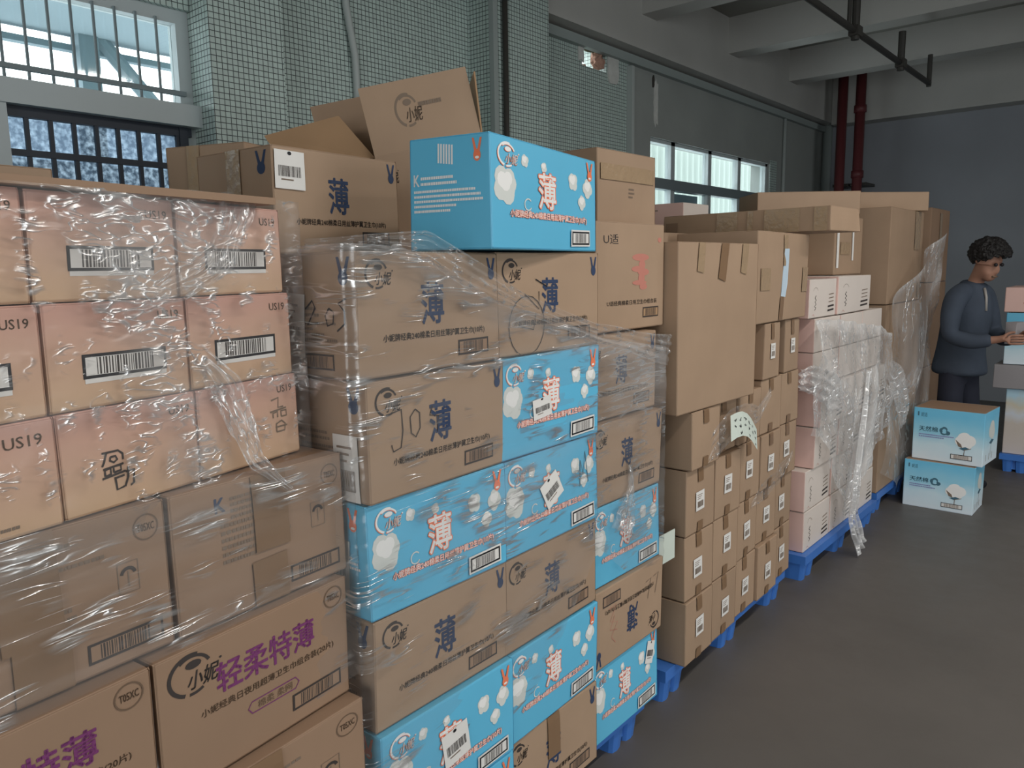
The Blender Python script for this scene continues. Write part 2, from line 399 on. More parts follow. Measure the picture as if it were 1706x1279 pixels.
def art_thin(ink, blue, seed=1, flip=False):
    """front and end artwork of the 薄 cartons, in ink on kraft or full colour on blue"""
    p = Print(1.75); e = Print(1.1)
    if blue:
        for x, y, rx in ((.11, .57, .075), (.44, .80, .022), (.27, .82, .026), (.73, .72, .042), (.90, .68, .045), (.83, .52, .036)): p.puff(x, y, rx, rx * 1.9)
        p.arc(.29, .42, .03, 40, 330, .012, 'cotton_ink')
        p.logo(.05, .72, .17, .22, 'orange_ink'); p.logo(.053, .725, .17, .22, 'white_ink')
        p.text('薄', .385, .40, .16, .34, 'orange_ink', .045); p.text('薄', .385, .40, .16, .34, 'white_ink', .012)
        p.text(LINE, .14, .285, .74, .075, 'orange_ink', .06); p.text(LINE, .14, .285, .74, .075, 'white_ink', .0)
        p.rabbit(.885, .76, .075, .20, 'orange_ink', 'white_ink')
        e.rabbit(.79, .76, .12, .20, 'orange_ink', 'white_ink')
        for k in range(6): e.rect(.37 + k * .034, .77 - .004 * k, .02, .17, 'white_ink')
        e.text('K', .06, .58, .07, .10, 'white_ink', .03); e.dashes(.15, .57, .52, .10, 'white_ink', 2, 5); e.dashes(.06, .33, .85, .22, 'white_ink', 5, 6)
    else:
        p.logo(.05, .70, .17, .24, ink if ink != 'navy_ink' else 'dark_ink')
        p.text('薄', .40, .40, .155, .35, 'navy_ink', .014)
        p.text(LINE, .15, .27, .72, .07, 'dark_ink', .008)
        p.barcode(.66, .09, .24, .14, 'dark_ink', 'kraft_dark', 'dark_ink', seed)
        p.rabbit(.905, .76, .07, .20, 'navy_ink')
        e.rabbit(.80, .74, .14, .22, 'navy_ink')
        e.text('K', .08, .50, .07, .10, 'grey_ink', .03); e.dashes(.17, .48, .5, .10, 'grey_ink', 2, 5); e.dashes(.08, .28, .8, .18, 'grey_ink', 4, 6)
        e.barcode(.35, .06, .40, .13, 'dark_ink', 'kraft_dark', 'dark_ink', seed + 3)
    return {'front': p, 'left': e}
def art_us19(kind, seed):
    p = Print(1.55)
    p.text('US19', .775, .80, .165, .085, 'brown_ink', .012)
    if kind == 'barcode':
        p.rect(.225, .235, .585, .05, 'paper')
        p.barcode(.215, .28, .60, .235, 'black_ink', 'paper', 'dark_ink', seed)
    elif kind == 'swirl':      # rounded line lettering of two characters
        L_ = [[(.26, .56), (.37, .56), (.40, .52), (.40, .46)], [(.29, .56), (.27, .47), (.255, .43)], [(.315, .51), (.35, .51), (.36, .475), (.335, .45), (.31, .475), (.315, .51)],
              [(.26, .40), (.40, .42)], [(.27, .33), (.27, .39), (.31, .40), (.31, .34), (.27, .33)], [(.33, .35), (.33, .41), (.38, .41), (.38, .36), (.33, .35)], [(.25, .31), (.41, .34)],
              [(.335, .30), (.345, .17), (.395, .185)], [(.33, .29), (.40, .30)], [(.41, .33), (.47, .335), (.465, .20), (.44, .18)], [(.43, .38), (.425, .27), (.40, .18)]]
        for q in L_: p.line(q, .022, 'dark_ink')
        p.text('US19', .775, .80, .165, .085, 'brown_ink', .012)
    else:
        for q in ([(.70, .72), (.78, .74), (.77, .62), (.83, .62)], [(.68, .58), (.86, .60)], [(.71, .50), (.71, .56), (.76, .57), (.76, .50)], [(.80, .50), (.80, .57), (.86, .57), (.86, .50), (.80, .50)],
                  [(.74, .32), (.74, .42), (.80, .45), (.84, .40), (.83, .32), (.74, .32)], [(.73, .38), (.86, .38)]): p.line(q, .022, 'grey_ink')
    return {'front': p}
def art_para(seed):
    p = Print(1.5)
    p.text('K', .22, .80, .05, .10, 'navy_ink', .04)
    p.dashes(.30, .72, .42, .18, 'grey_ink', 4, seed); p.dashes(.24, .40, .40, .32, 'grey_ink', 6, seed + 1)
    p.arc(.91, .85, .055, 0, 360, .010, 'brown_ink'); p.text('T05XC', .872, .825, .076, .05, 'brown_ink', .01)
    p.line([(.77, .46), (.77, .66), (.86, .66), (.86, .46), (.77, .46)], .006, 'grey_ink'); p.arc(.815, .575, .03, 10, 170, .022, 'dark_ink'); p.line([(.815, .60), (.815, .50)], .008, 'grey_ink')
    p.barcode(.62, .08, .33, .135, 'dark_ink', 'kraft_dark', 'dark_ink', seed)
    return {'front': p}
def art_soft(seed):
    p = Print(1.5)
    p.logo(.05, .66, .24, .30, 'dark_ink')
    p.text('轻柔特薄', .26, .58, .52, .22, 'purple_ink', .016)
    p.text('小妮经典日夜用超薄卫生巾组合装(20片)', .18, .46, .72, .065, 'brown_ink', .005)
    p.line([(.42, .30), (.40, .345), (.42, .39), (.66, .39), (.68, .345), (.66, .30), (.42, .30)], .008, 'purple_ink'); p.text('棉柔 柔网', .45, .315, .19, .06, 'brown_ink')
    p.arc(.91, .88, .055, 0, 360, .010, 'brown_ink'); p.text('T05XC', .872, .855, .076, .05, 'brown_ink', .01)
    p.barcode(.64, .12, .30, .135, 'dark_ink', 'kraft_dark', 'dark_ink', seed)
    return {'front': p}
def art_ushi(seed):
    p = Print(1.2)
    p.text('U适', .10, .80, .20, .09, 'dark_ink')
    for x, y, rx, ry in ((.62, .68, .13, .035), (.64, .61, .05, .05), (.58, .57, .10, .03), (.66, .54, .09, .035), (.63, .48, .05, .05), (.60, .44, .11, .025), (.66, .40, .06, .03)): p.ell(x, y, rx, ry, 'pink_ink', 14)
    p.ell(.92, .85, .03, .025, 'pink_ink', 10)
    p.text('U适经典棉柔日用卫生巾组合装', .14, .235, .74, .045, 'dark_ink', .005)
    p.barcode(.66, .10, .25, .10, 'dark_ink', 'kraft_inside', 'dark_ink', seed)
    e = Print(1); e.poly([(.72, .80), (.90, .80), (.81, .96)], 'pink_ink'); e.text('K', .2, .3, .08, .1, 'grey_ink', .03); e.dashes(.3, .28, .4, .1, 'grey_ink', 2)
    return {'front': p, 'left': e}
def art_faint(seed):
    p = Print(1.4); p.dashes(.12, .62, .72, .10, 'grey_ink', 2, seed); p.dashes(.50, .36, .15, .16, 'grey_ink', 3, seed)
    return {'front': p}
def art_white(seed):
    p = Print(1.9)
    q = [(.20, .20), (.24, .26), (.18, .30), (.24, .36), (.19, .42), (.24, .46), (.19, .52), (.23, .58)]
    p.line(q, .03, 'dark_ink'); p.arc(.21, .62, .09, 30, 150, .008, 'grey_ink')
    p.line([(.12, .06), (.16, .10), (.20, .04)], .012, 'pink_ink')
    for k in range(3): p.line([(.70, .58 - .1 * k), (.90, .60 - .1 * k)], .025, 'grey_ink')
    for k in range(2): p.line([(.68, .26 - .11 * k), (.92, .28 - .11 * k)], .05, 'dark_ink')
    e = Print(1); e.dashes(.2, .82, .6, .06, 'grey_ink', 1, seed)
    return {'front': p, 'left': e}
def art_cotton(seed):
    p = Print(1.45)
    p.rect(.06, .84, .02, .08, 'teal_ink'); p.text('妮适', .11, .83, .09, .08, 'teal_ink')
    p.text('天然棉', .09, .55, .27, .10, 'teal_ink', .01)
    p.ell(.42, .60, .035, .05, 'teal_ink'); p.ell(.45, .56, .05, .045, 'teal_ink'); p.ell(.50, .56, .04, .04, 'teal_ink'); p.ell(.455, .62, .045, .055, 'teal_ink'); p.ell(.455, .60, .028, .035, 'sky_print'); p.ell(.455, .565, .03, .02, 'sky_print')
    p.dashes(.09, .43, .50, .08, 'lilac_ink', 2, seed)
    for x, y, rx in ((.74, .48, .10), (.82, .46, .08), (.68, .44, .07), (.77, .41, .09), (.75, .52, .07)): p.ell(x, y, rx, rx * 1.3, 'white_ink')
    p.poly([(.62, .46), (.66, .34), (.72, .31), (.70, .38)], 'grey_ink')
    p.poly([(.67, .30), (.74, .27), (.83, .31), (.76, .34)], 'teal_ink'); p.line([(.75, .30), (.745, .18)], .012, 'brown_ink'); p.line([(.75, .28), (.84, .32)], .01, 'grey_ink')
    p.barcode(.56, .085, .30, .095, 'black_ink', 'paper', 'grey_ink', seed)
    e = Print(1)
    for x, y in ((.45, .62), (.55, .58), (.5, .68)): e.ell(x, y, .16, .13, 'cotton_ink')
    e.poly([(.35, .40), (.5, .36), (.68, .42), (.5, .46)], 'teal_ink'); e.line([(.5, .42), (.48, .16)], .012, 'grey_ink')
    for k in range(3): e.line([(.2 + .2 * k, .08), (.2 + .2 * k, .20)], .02, 'grey_ink')
    return {'front': p, 'right': e}
def art_side_white(seed): return {}

# ------------------------------------------------------------------ cartons
def carton_mesh(mb, L, D, H, skin, art, bulge=.003, sag=0.0, seed=0, shells=None):
    """closed carton, rounded edges, gently bulged panels, printed artwork as ink layers on the panels"""
    rr = random.Random(seed)
    cor = {}
    for i in (0, 1):
        for j in (0, 1):
            for k in (0, 1): cor[i, j, k] = Vector((rr.uniform(-1, 1), rr.uniform(-1, 1), rr.uniform(-1, 0) * (1 if k else 0))) * sag
    g = .0012
    def base(a, b, c):
        p = Vector((g + a * (L - 2 * g), g + b * (D - 2 * g), c * (H - g)))
        for (i, j, k), d in cor.items(): p += d * ((a if i else 1 - a) * (b if j else 1 - b) * (c if k else 1 - c))
        return p
    dims = {'front': (L, H), 'back': (L, H), 'left': (D, H), 'right': (D, H), 'top': (L, D), 'bottom': (L, D)}
    def fp(face, s, t, e=0.0):
        if face == 'front': p = base(s, 0, t); n = Vector((0, -1, 0))
        elif face == 'back': p = base(1 - s, 1, t); n = Vector((0, 1, 0))
        elif face == 'left': p = base(0, 1 - s, t); n = Vector((-1, 0, 0))
        elif face == 'right': p = base(1, s, t); n = Vector((1, 0, 0))
        elif face == 'top': p = base(s, t, 1); n = Vector((0, 0, 1))
        else: p = base(s, 1 - t, 0); n = Vector((0, 0, -1))
        bl = bulge if face in ('front', 'left', 'right', 'back') else 0
        w_, h_ = dims[face]
        # distance to the nearest edges, for the rounded rim
        ds, dt = min(s, 1 - s) * w_, min(t, 1 - t) * h_
        rim = -.0018 * (max(0, 1 - ds / .004) ** 2 + max(0, 1 - dt / .004) ** 2)
        return p + n * (bl * math.sin(math.pi * s) * math.sin(math.pi * t) + rim + e)
    for face, (w_, h_) in dims.items():
        ss = [0, .004 / w_] + [k / 8 for k in range(1, 8)] + [1 - .004 / w_, 1]; ts = [0, .004 / h_] + [k / 6 for k in range(1, 6)] + [1 - .004 / h_, 1]
        vs = [fp(face, s, t) for t in ts for s in ss]; n = len(ss)
        fs = [(j * n + i, j * n + i + 1, (j + 1) * n + i + 1, (j + 1) * n + i) for j in range(len(ts) - 1) for i in range(n - 1)]
        sk = skin.get(face, skin['all']) if isinstance(skin, dict) else skin
        mb.add(vs, fs, sk)
    for face, pr in (art or {}).items():
        rot = face.endswith('~'); fc = face.rstrip('~')
        for k, (vs, fs, m) in enumerate(pr.it):
            q = [((1 - x, 1 - y) if rot else (x, y)) for x, y in vs]
            mb.add([fp(fc, min(max(x, .004), .996), min(max(y, .004), .996), .0006 + .00005 * k) for x, y in q], fs, m)
    return fp
def sticker(name, parent, fp, face, cx, cy, w_, h_, ang, pr, base='paper', L=1, H=1, e=.0042, label=None):
    """paper or tape stuck on a panel: follows it, small thickness, own print"""
    mb = MB(); ca, sa = math.cos(R(ang)), math.sin(R(ang))
    def at(x, y, off):
        dx, dy = (x - .5) * w_, (y - .5) * h_
        return fp(face, min(max(cx + (dx * ca - dy * sa) / L, .001), .999), min(max(cy + (dx * sa + dy * ca) / H, .001), .999), off)
    n = 5; top = [at(i / n, j / n, e) for j in range(n + 1) for i in range(n + 1)]; bot = [at(i / n, j / n, e - .0006) for j in range(n + 1) for i in range(n + 1)]
    m_ = n + 1
    mb.add(top, [(j * m_ + i, j * m_ + i + 1, (j + 1) * m_ + i + 1, (j + 1) * m_ + i) for j in range(n) for i in range(n)], base)
    mb.add(bot, [(j * m_ + i, (j + 1) * m_ + i, (j + 1) * m_ + i + 1, j * m_ + i + 1) for j in range(n) for i in range(n)], base)
    if pr:
        for k, (vs, fs, m) in enumerate(pr.it): mb.add([at(x, y, e + .0004 + .00004 * k) for x, y in vs], fs, m)
    o = mb.build(name, parent)
    if label: o['label'] = label
    return o
def pr_sticker_barcode(seed):
    p = Print(2.3); p.barcode(.04, .10, .92, .80, 'black_ink', 'paper', 'dark_ink', seed); return p
def pr_white_label(seed):
    p = Print(.8); p.bars(.12, .32, .76, .28, 'dark_ink', seed=seed); p.ell(.5, .93, .07, .05, 'black_ink', 8); p.dashes(.2, .20, .6, .08, 'grey_ink', 1, seed); return p
def pr_ship_label(seed):
    p = Print(.75)
    for k in range(3): p.rect(.15, .80 - .1 * k, .6 - .1 * k, .035, 'grey_ink')
    p.bars(.15, .16, .70, .32, 'grey_ink', seed=seed); return p

NB = [0]
def carton(name, kind, pos, rot, dims, label, group=None, seed=None, parts=(), art='auto', flip=False, bulge=.003, sag=.002, skin=None, cat='box'):
    NB[0] += 1; seed = seed if seed is not None else NB[0]
    L, D, H = dims
    root = empty(name, pos, label, cat, group, R(90 + rot))
    sk = {'kraft': 'kraft', 'thin': 'kraft', 'blue': 'blue_print', 'us19': 'peach_carton', 'para': 'kraft_dark', 'soft': 'kraft_dark', 'ushi': 'kraft', 'faint': 'kraft',
          'white': {'all': 'white_carton', 'left': 'pink_carton'}, 'cotton': {'all': 'sky_print', 'top': 'kraft_dark'}, 'plain': 'kraft', 'greyplain': 'kraft_dark'}[kind]
    sk = skin or sk
    if art == 'auto':
        art = {'thin': lambda: art_thin('navy_ink', False, seed), 'blue': lambda: art_thin('', True, seed), 'para': lambda: art_para(seed), 'soft': lambda: art_soft(seed),
               'ushi': lambda: art_ushi(seed), 'faint': lambda: art_faint(seed), 'white': lambda: art_white(seed), 'cotton': lambda: art_cotton(seed)}.get(kind, lambda: {})()
    if flip: art = {k + '~': v for k, v in art.items()}
    mb = MB(); fp = carton_mesh(mb, L, D, H, sk, art, bulge, sag, seed)
    mb.build('carton_body', root)
    if kind == 'blue' and not flip:
        sticker('barcode_label', root, fp, 'front', .805, .135, .115, .043, 1, pr_sticker_barcode(seed), 'paper', L, H, label='white barcode label')
    for p in parts:
        if p[0] == 'label': sticker('paper_label', root, fp, p[1], p[2], p[3], p[4], p[5], p[6], pr_white_label(seed) if p[7] == 'w' else pr_ship_label(seed), 'paper', dims[1] if p[1] in ('left', 'right') else L, H, label='white printed label')
        if p[0] == 'tape': sticker('tape_strip', root, fp, p[1], p[2], p[3], p[4], p[5], p[6], None, p[7], dims[1] if p[1] in ('left', 'right') else L, H, e=.0036, label={'clear_tape': 'clear tape strip', 'paper': 'white paper strip'}.get(p[7], 'brown tape strip'))
        if p[0] == 'mark':
            mb2 = MB(); fpm = fp
            for k, (vs, fs, m) in enumerate(p[2].it): mb2.add([fpm(p[1], x, y, .0015) for x, y in vs], fs, m)
            o = mb2.build('marker_writing', root); o['label'] = 'handwritten black marker'
    return root

# ------------------------------------------------------------------ the building
WX = -3.5
def wall_cells(mb, ys, zs, holes, x0, x1, mname):
    """wall slab between x0 and x1 made of blocks, leaving the holes (y0,y1,z0,z1) open"""
    for i in range(len(ys) - 1):
        for j in range(len(zs) - 1):
            cy, cz = (ys[i] + ys[i + 1]) / 2, (zs[j] + zs[j + 1]) / 2
            if any(a < cy < b and c < cz < d for a, b, c, d in holes): continue
            mn = mname(cy, cz) if callable(mname) else mname
            mb.box((x0, ys[i], zs[j]), (x1, ys[i + 1], zs[j + 1]), mn)
mb = MB(); mb.box((-3.9, -5.2, -.1), (5.8, 10.6, 0), 'floor_concrete'); struct(mb.build('floor'))
mb = MB(); mb.box((-3.9, -5.2, 3.88), (5.8, 10.6, 4.0), 'ceiling_paint'); struct(mb.build('ceiling'))
mb = MB()
W1 = (-.75, 1.88, 1.25, 2.78); W2 = (5.95, 8.52, 1.55, 2.70); HO = (4.95, 5.27, 3.10, 3.29)
wall_cells(mb, [-5.2, W1[0], W1[1], HO[0], HO[1], 5.6, W2[0], W2[1], 10.4], [0, W1[2], W2[2], W2[3], W1[3], HO[2], HO[3], 3.88], [W1, W2, HO], WX - .22, WX,
           lambda y, z: 'mosaic' if y < 5.6 else 'wall_paint')
mb.box((WX, 1.88, 0), (WX + .15, 2.26, 3.88), 'mosaic')
mb.box((WX, 3.72, 0), (WX + .21, 4.27, 3.88), 'mosaic')
mb.box((WX, 8.52, 1.5), (WX + .004, 8.70, 2.74), 'mosaic')
struct(mb.build('wall_left'))
mb = MB(); wall_cells(mb, [-3.9, 10.0], [0, 3.88], [], 10.26, 10.5, 'wall_back')
mb = MB(); mb.box((-3.72, 10.26, 0), (5.8, 10.5, 3.88), 'wall_back'); struct(mb.build('wall_back'))
D2 = (.7, 3.7, 0, 3.2)
mb = MB(); wall_cells(mb, [-5.2, D2[0], D2[1], 10.5], [0, 3.2, 3.88], [D2], 5.5, 5.75, 'wall_paint'); struct(mb.build('wall_right'))
mb = MB()
for a, b in (((-3.72, -5.2, 0), (-.1, -5, 3.88)), ((3.3, -5.2, 0), (5.5, -5, 3.88)), ((-.1, -5.2, 3.2), (3.3, -5, 3.88))): mb.box(a, b, 'wall_paint')
struct(mb.build('wall_front'))
mb = MB(); mb.box((-3.5, -5, 3.30), (-3.35, 10.26, 3.88), 'beam_paint'); struct(mb.build('trim_1'))
for i, y in enumerate((-1.9, -.4, 1.1, 2.6, 4.05, 5.55, 7.1, 8.6)):
    mb = MB(); mb.box((-3.35, y, 3.56), (5.5, y + .22, 3.88), 'beam_paint'); struct(mb.build('trim_%d' % (i + 2)))
mb = MB(); mb.box((-3.35, 10.0, 3.28), (5.5, 10.26, 3.88), 'beam_paint'); struct(mb.build('trim_10'))
mb = MB(); mb.box((WX, 4.27, 3.22), (WX + .05, 10.26, 3.285), 'trim_grey'); struct(mb.build('trim_11'))
mb = MB(); mb.box((WX, 5.57, 0), (WX + .05, 5.61, 3.2), 'pvc'); struct(mb.build('trim_12'))
mb = MB(); mb.box((WX + .19, 3.70, 0), (WX + .225, 3.74, 3.88), 'trim_grey'); struct(mb.build('trim_13'))

# windows
def window_tall():
    y0, y1, z0, z1 = W1
    root = struct(bpy.data.objects.new('window_1', None)); COL.objects.link(root); root.location = (WX, y0, z0)
    def add(name, mb): o = mb.build(name, root); o.location = (-WX, -y0, -z0); return o
    mb = MB(); x0, x1 = WX - .10, WX - .03
    mb.box((x0, y0, z1 - .06), (x1, y1, z1), 'window_alu'); mb.box((x0, y1 - .06, z0), (x1, y1, z1 - .06), 'window_alu'); mb.box((x0, y0, z0), (x1, y0 + .06, z1 - .06), 'window_alu')
    mb.box((x0, y0 + .06, z0), (x1, y1 - .06, z0 + .06), 'window_alu')
    add('window_frame', mb)
    mb = MB(); mb.box((WX - .12, y0, 2.265), (WX + .04, y1, 2.36), 'window_alu'); add('transom', mb)
    mb = MB(); mb.box((WX - .09, .45, 2.02), (WX + .03, 1.09, 2.265), 'window_alu'); add('sash_panel', mb)
    mb = MB(); mb.box((WX - .08, y0 + .06, 2.36), (WX - .075, y1 - .06, z1 - .06), 'clear_glass'); add('window_pane', mb)
    mb = MB(); mb.box((WX - .08, y0 + .06, z0 + .06), (WX - .074, y1 - .06, 2.265), 'frosted_glass'); add('frosted_pane', mb)
    mb = MB(); y = y0 + .1
    while y < y1 - .08: mb.tube([(WX - .02, y, 2.36), (WX - .02, y, z1 - .05)], .0065, 'bar_grey', 8); y += .088
    mb.box((WX - .03, y0 + .04, 2.405), (WX - .01, y1 - .04, 2.425), 'bar_grey'); add('upper_grille', mb)
    mb = MB(); y = y0 + .07
    while y < y1 - .08: mb.box((WX - .028, y - .008, z0 + .05), (WX - .012, y + .008, 2.265), 'bar_dark'); y += .088
    mb.box((WX - .03, y0 + .04, 2.075), (WX - .008, y1 - .04, 2.10), 'bar_dark'); mb.box((WX - .04, y0 + .06, 2.225), (WX - .01, y1 - .03, 2.265), 'bar_dark')
    mb.box((WX - .04, y1 - .09, z0), (WX - .005, y1 - .05, 2.265), 'bar_dark'); add('lower_grille', mb)
window_tall()
def window_far():
    y0, y1, z0, z1 = W2
    root = struct(bpy.data.objects.new('window_2', None)); COL.objects.link(root); root.location = (WX, y0, z0)
    def add(name, mb): o = mb.build(name, root); o.location = (-WX, -y0, -z0); return o
    mb = MB(); a, b = WX - .09, WX - .03
    mb.box((a, y0, z1 - .03), (b, y1, z1), 'window_alu'); mb.box((a, y0, z0), (b, y0 + .04, z1), 'window_alu'); mb.box((a, y1 - .05, z0), (b, y1, z1), 'window_alu'); mb.box((a, y0, z0), (b, y1, z0 + .05), 'window_alu')
    mb.box((a - .01, y0, 2.28), (b + .02, y1, 2.37), 'bar_grey')
    for y in (6.40, 7.13, 7.80): mb.box((a, y - .035, z0), (b, y + .035, z1), 'window_alu')
    add('window_frame', mb)
    ys = [y0 + .04, 6.365, 6.435, 7.095, 7.165, 7.765, 7.835, y1 - .05]
    for k in range(4):
        mb = MB(); mb.box((WX - .065, ys[2 * k], 2.37), (WX - .06, ys[2 * k + 1], z1 - .03), 'clear_glass'); add('window_pane', mb)
        mb = MB(); mb.box((WX - .065, ys[2 * k], z0 + .05), (WX - .06, ys[2 * k + 1], 2.28), 'clear_glass'); add('window_pane', mb)
window_far()
# what shows outside the windows
mb = MB(); mb.box((-5.06, -1.5, 2.99), (-3.76, 2.75, 3.06), 'outside_grey'); mb.box((-5.06, -1.5, 2.90), (-5.0, 2.75, 2.935), 'outside_grey')
mb.box((-5.06, 1.96, 0), (-4.94, 2.07, 2.99), 'outside_grey')
mb.tube([(-5.0, 2.05, 3.05), (-5.0, 2.62, 2.42)], .045, 'outside_grey', 8); mb.box((-5.05, 1.2, 2.7), (-4.95, 1.35, 3.0), 'outside_grey')
tag(mb.build('awning_frame'), 'grey awning frame with a diagonal brace outside the tall barred window', 'awning')
mb = MB(); mb.box((-6.6, -2.5, 0), (-6.4, 3.6, 2.45), 'outside_blue')
tag(mb.build('yard_wall'), 'dull blue wall outside behind the frosted lower panes of the tall window', 'wall')
mb = MB(); y = 5.3
vs = []; n = 0
while y < 16: vs += [(-6.05 + .028 * math.cos(y / .19 * 2 * math.pi), y, .0), (-6.05 + .028 * math.cos(y / .19 * 2 * math.pi), y, 3.4)]; n += 1; y += .02
mb.add(vs, [(2 * i, 2 * i + 2, 2 * i + 3, 2 * i + 1) for i in range(n - 1)], 'fence_sheet')
mb.box((-6.15, 5.3, 0), (-6.09, 16, 3.4), 'fence_sheet')
tag(mb.build('corrugated_fence'), 'pale corrugated sheet fence outside behind the far window', 'fence')
mb = MB(); mb.box((-3.66, 6.5, 1.61), (-3.62, 7.06, 2.27), 'outside_grey'); tag(mb.build('dark_shutter'), 'dark board behind the lower middle pane of the far window', 'shutter')

for p in ADDED_LAMPS:
    t = empty('added_lamp', (p[0], p[1], p[2]), 'unseen white batten lamp added above the aisle to make the film glint', 'lamp', 'added batten lamps')
    mb = MB(); mb.box((-.07, -.64, .012), (.07, .64, .07), 'outside_white'); mb.build('housing', t)
    for q in (-.5, .5): mb = MB(); mb.tube([(0, q, .07), (0, q, .458)], .008, 'dark_steel', 8); mb.build('suspension_rod', t)

# pipes, cables and the broken corner of the wall
def pipe(name, pts, r, m, label, cat, n=12, group=None):
    mb = MB(); mb.tube(pts, r, m, n); o = mb.build(name, smooth=True); return tag(o, label, cat, group)
pipe('conduit', [(WX + .02, 2.74, 3.88), (WX + .02, 2.74, 3.3), (WX + .022, 2.75, 3.0), (WX + .03, 2.79, 2.75), (WX + .02, 2.80, 2.6), (WX + .018, 2.80, 2.5)], .02, 'pvc', 'pale plastic conduit bending down the tiled wall left of the open carton', 'pipe')
pipe('cable', [(WX + .012, 2.80, 2.52), (WX + .012, 2.81, 2.2), (WX + .012, 2.80, 1.2)], .006, 'dark_steel', 'thin dark cable hanging out of the end of the pale conduit', 'cable')
mb = MB(); mb.tube([(WX + .235, 3.80, 0), (WX + .235, 3.80, 3.88)], .018, 'dark_steel', 10); tag(mb.build('corner_tube', smooth=True), 'dark tube in place of the shadow gap at the tiled pillar above the blue carton', 'pipe')  # dark tube stands in for the shadow line beside the corner trim
pipe('conduit', [(WX + .02, 8.86, 3.22), (WX + .02, 8.86, 0)], .02, 'pvc', 'pale vertical conduit on the grey wall right of the far window', 'pipe')
pipe('corner_tube', [(WX + .06, 10.15, 3.3), (WX + .06, 10.15, 0)], .055, 'trim_grey', 'grey vertical drain pipe in the far corner beside the red pipes', 'pipe')
for x, lb in ((-3.10, 'red vertical fire pipe at far wall, the left one of the pair'), (-2.90, 'red vertical fire pipe at far wall, the right one with coupling')):
    t = empty('fire_pipe', (x, 9.6, 0), lb, 'pipe', 'red fire pipes in the far corner')
    mb = MB(); mb.tube([(0, 0, 0), (0, 0, 3.88)], .055, 'red_paint', 16); mb.build('riser', t, True)
    if x > -3:
        for z in (2.62, 3.35): mb = MB(); mb.tube([(0, 0, z - .04), (0, 0, z + .04)], .068, 'red_paint', 16); mb.build('coupling', t, True)
    mb = MB(); mb.box((-.09, .05, 2.50), (.09, .39, 2.53), 'dark_steel'); mb.build('wall_bracket', t)
t = empty('sprinkler_pipe', (-1.95, 5.3, 3.3), 'dark steel sprinkler pipe hung under the concrete ceiling beams', 'pipe')
mb = MB(); mb.tube([(0, -4.5, 0), (0, 3.2, 0)], .024, 'dark_steel', 12); mb.build('pipe_run', t, True)
for y in (.95, 2.2):
    mb = MB(); mb.tube([(0, y, -.06), (0, y, .26)], .03, 'dark_steel', 10); mb.box((-.035, y - .05, -.035), (.035, y + .06, .035), 'dark_steel'); mb.build('hanger', t)
mb = MB(); mb.tube([(0, .8, -.01), (0, .8, .58)], .016, 'dark_steel', 8); mb.build('hanger_rod', t)
mb = MB(); mb.tube([(0, 3.2, -.03), (0, 3.2, .26)], .022, 'dark_steel', 10); mb.build('upright_outlet', t)

def ragged(mb, cy, cz, ry, rz, x, th, m, seed, n=22):
    rr = random.Random(seed); ring = []
    for k in range(n):
        a = 2 * math.pi * k / n; c, s_ = math.cos(a), math.sin(a); q = max(abs(c), abs(s_)); r = rr.uniform(.82, 1.05) / q
        ring.append((cy + ry * c * r, cz + rz * s_ * r))
    vs = [(x + th, y, z) for y, z in ring] + [(x, y, z) for y, z in ring]
    mb.add(vs, [tuple(range(n))] + [(k, k + n, (k + 1) % n + n, (k + 1) % n) for k in range(n)], m)
mb = MB(); ragged(mb, 5.36, 3.16, .085, .13, WX, .012, 'plaster', 4); tag(mb.build('plaster_patch'), 'pale plaster patch right of the broken hole high in the wall', 'plaster')
mb = MB(); ragged(mb, 4.925, 3.22, .035, .10, WX, .012, 'plaster', 5); tag(mb.build('plaster_patch'), 'narrow pale plaster patch left of the broken hole high in the wall', 'plaster')
t = empty('broken_brickwork', (WX - .12, 5.1, 3.10), 'broken bricks and mortar in the lit hole high in the tiled wall', 'rubble')
def lump(name, parent, c, r, m, seed, flat=(1, 1, 1)):
    bm = bmesh.new(); bmesh.ops.create_icosphere(bm, subdivisions=3, radius=1)
    for v in bm.verts:
        d = v.co.normalized(); k = 1 + .45 * mnoise.noise(d * 2.2 + Vector((seed, 0, 0))) + .18 * mnoise.noise(d * 6 + Vector((0, seed, 0)))
        v.co = Vector((d.x * r * k * flat[0], d.y * r * k * flat[1], d.z * r * k * flat[2])) + Vector(c)
    me = bpy.data.meshes.new(name); bm.to_mesh(me); bm.free(); me.materials.append(M[m]); o = bpy.data.objects.new(name, me); COL.objects.link(o); o.parent = parent; return o
lump('brick_chunk', t, (.10, .09, .06), .055, 'brick', 1, (.9, 1, 1)); lump('brick_chunk', t, (.06, .125, .12), .045, 'brick', 2)
lump('mortar_lump', t, (.10, -.03, .165), .075, 'olive_crumb', 3, (.6, 1.4, .5)); lump('mortar_lump', t, (.10, .07, .19), .05, 'olive_crumb', 5, (.6, 1.2, .6)); lump('mortar_lump', t, (.03, -.02, .015), .03, 'brick', 6)
mb = MB(); ragged(mb, 6.03, 2.98, .035, .19, WX, .006, 'plaster', 8, 26); tag(mb.build('plaster_patch'), 'long pale streak of peeled plaster on the grey wall above the far window', 'plaster')
mb = MB(); ragged(mb, 5.98, 3.15, .012, .05, WX, .012, 'dark_steel', 9, 12); tag(mb.build('cable_stub'), 'short dark cable stub at the top of the peeled plaster streak', 'cable')

